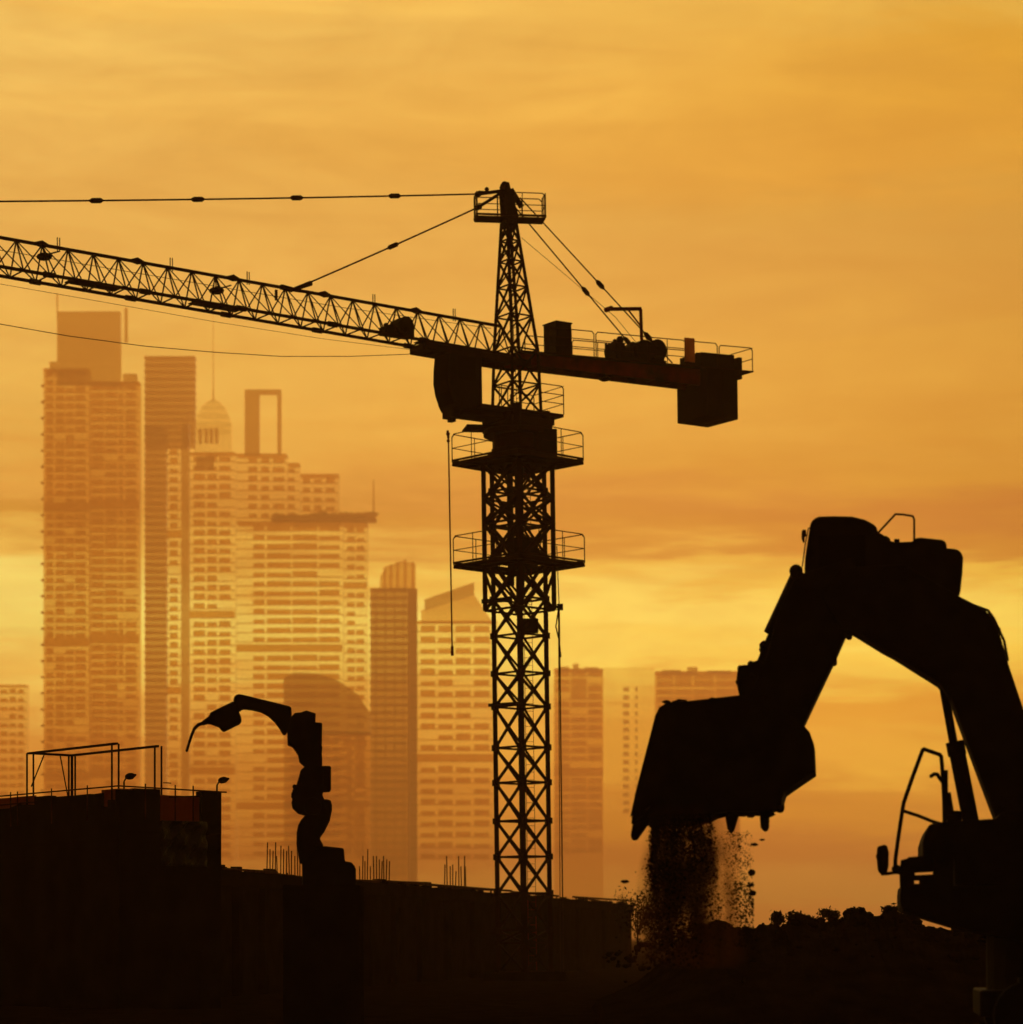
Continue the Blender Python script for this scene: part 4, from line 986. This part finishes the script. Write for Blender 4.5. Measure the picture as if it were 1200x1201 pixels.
def st(py, c): return ((HY - py) / F / EM, c)
fac = math_('DIVIDE', el2, EM, True)
HJL, HJR = (.60, .22, .035), (.82, .30, .055)                  # brightness of the haze itself; the sky behind it is set so that the two add up
def clear_sky(py, c, HZ_J):
    t = max((HY - py) / F, .001); T = math.exp(-.00029 * min(4550, 1190 / t)); c = lin(c)
    return (t / EM, tuple(max(.01, (c[i] - (1 - T) * HZ_J[i]) / T) / 2.5 for i in range(3)))
def ramp2(stops, fac, J_):
    cr = N.new('ShaderNodeValToRGB'); e = cr.color_ramp.elements; cr.color_ramp.interpolation = 'EASE'
    stops = sorted(clear_sky(*q, J_) for q in stops)
    while len(e) < len(stops): e.new(.5)
    for k, (p, c) in enumerate(stops): e[k].position = p; e[k].color = (*c, 1)
    L.new(fac, cr.inputs['Fac']); return cr.outputs['Color']
left = ramp2([(0, (236, 186, 90)), (60, (235, 190, 97)), (150, (226, 176, 86)), (250, (220, 168, 82)), (350, (224, 172, 84)), (450, (228, 176, 82)), (520, (226, 170, 76)), (570, (222, 160, 70)), (620, (210, 148, 60)),
              (660, (232, 180, 80)), (700, (241, 207, 103)), (760, (240, 204, 98)), (820, (235, 180, 80)), (880, (222, 150, 62)), (950, (208, 135, 52)), (1010, (194, 120, 45)), (1050, (205, 135, 55)), (1097, (200, 128, 50))], fac, HJL)
right = ramp2([(0, (232, 175, 75)), (60, (231, 165, 62)), (150, (228, 160, 62)), (300, (218, 155, 68)), (450, (222, 158, 66)), (540, (215, 148, 60)), (600, (198, 130, 52)), (640, (210, 140, 57)),
               (672, (235, 180, 72)), (720, (248, 205, 90)), (770, (246, 195, 78)), (830, (228, 155, 58)), (880, (236, 170, 66)), (930, (218, 145, 52)), (1000, (188, 122, 45)), (1060, (205, 135, 60)), (1097, (205, 130, 55))], fac, HJR)
mixf = math_('ADD', math_('MULTIPLY', az, 2.6), .52); mixf = math_('ADD', mixf, math_('MULTIPLY', math_('SUBTRACT', n_big, .5), .5), True)
def mixc(f, a, b, mode='MIX'):
    m = N.new('ShaderNodeMix'); m.data_type = 'RGBA'; m.blend_type = mode
    (L.new(f, m.inputs[0]) if not isinstance(f, (int, float)) else setattr(m.inputs[0], 'default_value', f))
    for i, x in ((6, a), (7, b)):
        if isinstance(x, tuple): m.inputs[i].default_value = (*x, 1)
        else: L.new(x, m.inputs[i])
    return m.outputs[2]
front = mixc(mixf, left, right)
# soft streaky brightness variation of the cloud layer
streak = noise(6, (1, 7, 1), 7, 1.0, (9, 4, 0), .6)
puff = noise(13, (1, 2.4, 1), 9, 1.4, (2, 8, 0), .62)
sv = math_('ADD', math_('ADD', math_('MULTIPLY', math_('SUBTRACT', streak, .5), .8), math_('MULTIPLY', math_('SUBTRACT', puff, .5), .55)), 1.0)
cb_ = N.new('ShaderNodeCombineColor'); [L.new(sv, cb_.inputs[i]) for i in range(3)]
front = mixc(1.0, front, cb_.outputs[0], 'MULTIPLY')
# away from the sunset the sky is dusky
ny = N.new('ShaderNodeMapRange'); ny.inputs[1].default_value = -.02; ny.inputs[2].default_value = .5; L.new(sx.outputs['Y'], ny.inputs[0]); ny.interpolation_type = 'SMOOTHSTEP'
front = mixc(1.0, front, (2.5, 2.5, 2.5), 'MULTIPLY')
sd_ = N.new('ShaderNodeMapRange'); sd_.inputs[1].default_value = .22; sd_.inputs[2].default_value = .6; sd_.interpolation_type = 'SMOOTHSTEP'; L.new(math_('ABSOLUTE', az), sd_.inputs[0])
front = mixc(sd_.outputs[0], front, mixc(1.0, front, (1.5, 1.05, .8), 'MULTIPLY'))      # sides out of view made redder and stronger, added to brighten the haze
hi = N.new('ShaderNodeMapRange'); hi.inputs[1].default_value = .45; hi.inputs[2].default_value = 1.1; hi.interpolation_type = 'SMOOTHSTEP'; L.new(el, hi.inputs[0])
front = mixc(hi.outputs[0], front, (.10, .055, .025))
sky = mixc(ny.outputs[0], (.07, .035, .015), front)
# a physical low-sun sky underneath, faint through the cloud
ns = N.new('ShaderNodeTexSky'); ns.sky_type = 'NISHITA'; ns.sun_disc = False; ns.sun_elevation = SUN_EL; ns.sun_rotation = SUN_AZ; ns.dust_density = 5
nsm = mixc(1.0, ns.outputs[0], (.006, .003, .0008), 'MULTIPLY')
sky = mixc(1.0, sky, nsm, 'ADD')
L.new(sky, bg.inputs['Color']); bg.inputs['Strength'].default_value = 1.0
sd = bpy.data.lights.new('sun', 'SUN'); sd.energy = 0.6; sd.angle = R(25); sd.color = (1, .62, .28)
so = bpy.data.objects.new('sun', sd); col.objects.link(so)
dirv = V((math.sin(SUN_AZ) * math.cos(SUN_EL), math.cos(SUN_AZ) * math.cos(SUN_EL), math.sin(SUN_EL)))
so.rotation_euler = dirv.to_track_quat('Z', 'Y').to_euler(); so.location = (20, 60, 60)

sc.view_settings.view_transform = 'Standard'; sc.view_settings.look = 'None'; sc.view_settings.exposure = 0.06; sc.view_settings.gamma = 1
sc.render.engine = 'CYCLES'
sc.cycles.use_denoising = True
sc.cycles.max_bounces = 4; sc.cycles.diffuse_bounces = 2; sc.cycles.glossy_bounces = 2; sc.cycles.volume_bounces = 1; sc.cycles.transparent_max_bounces = 24
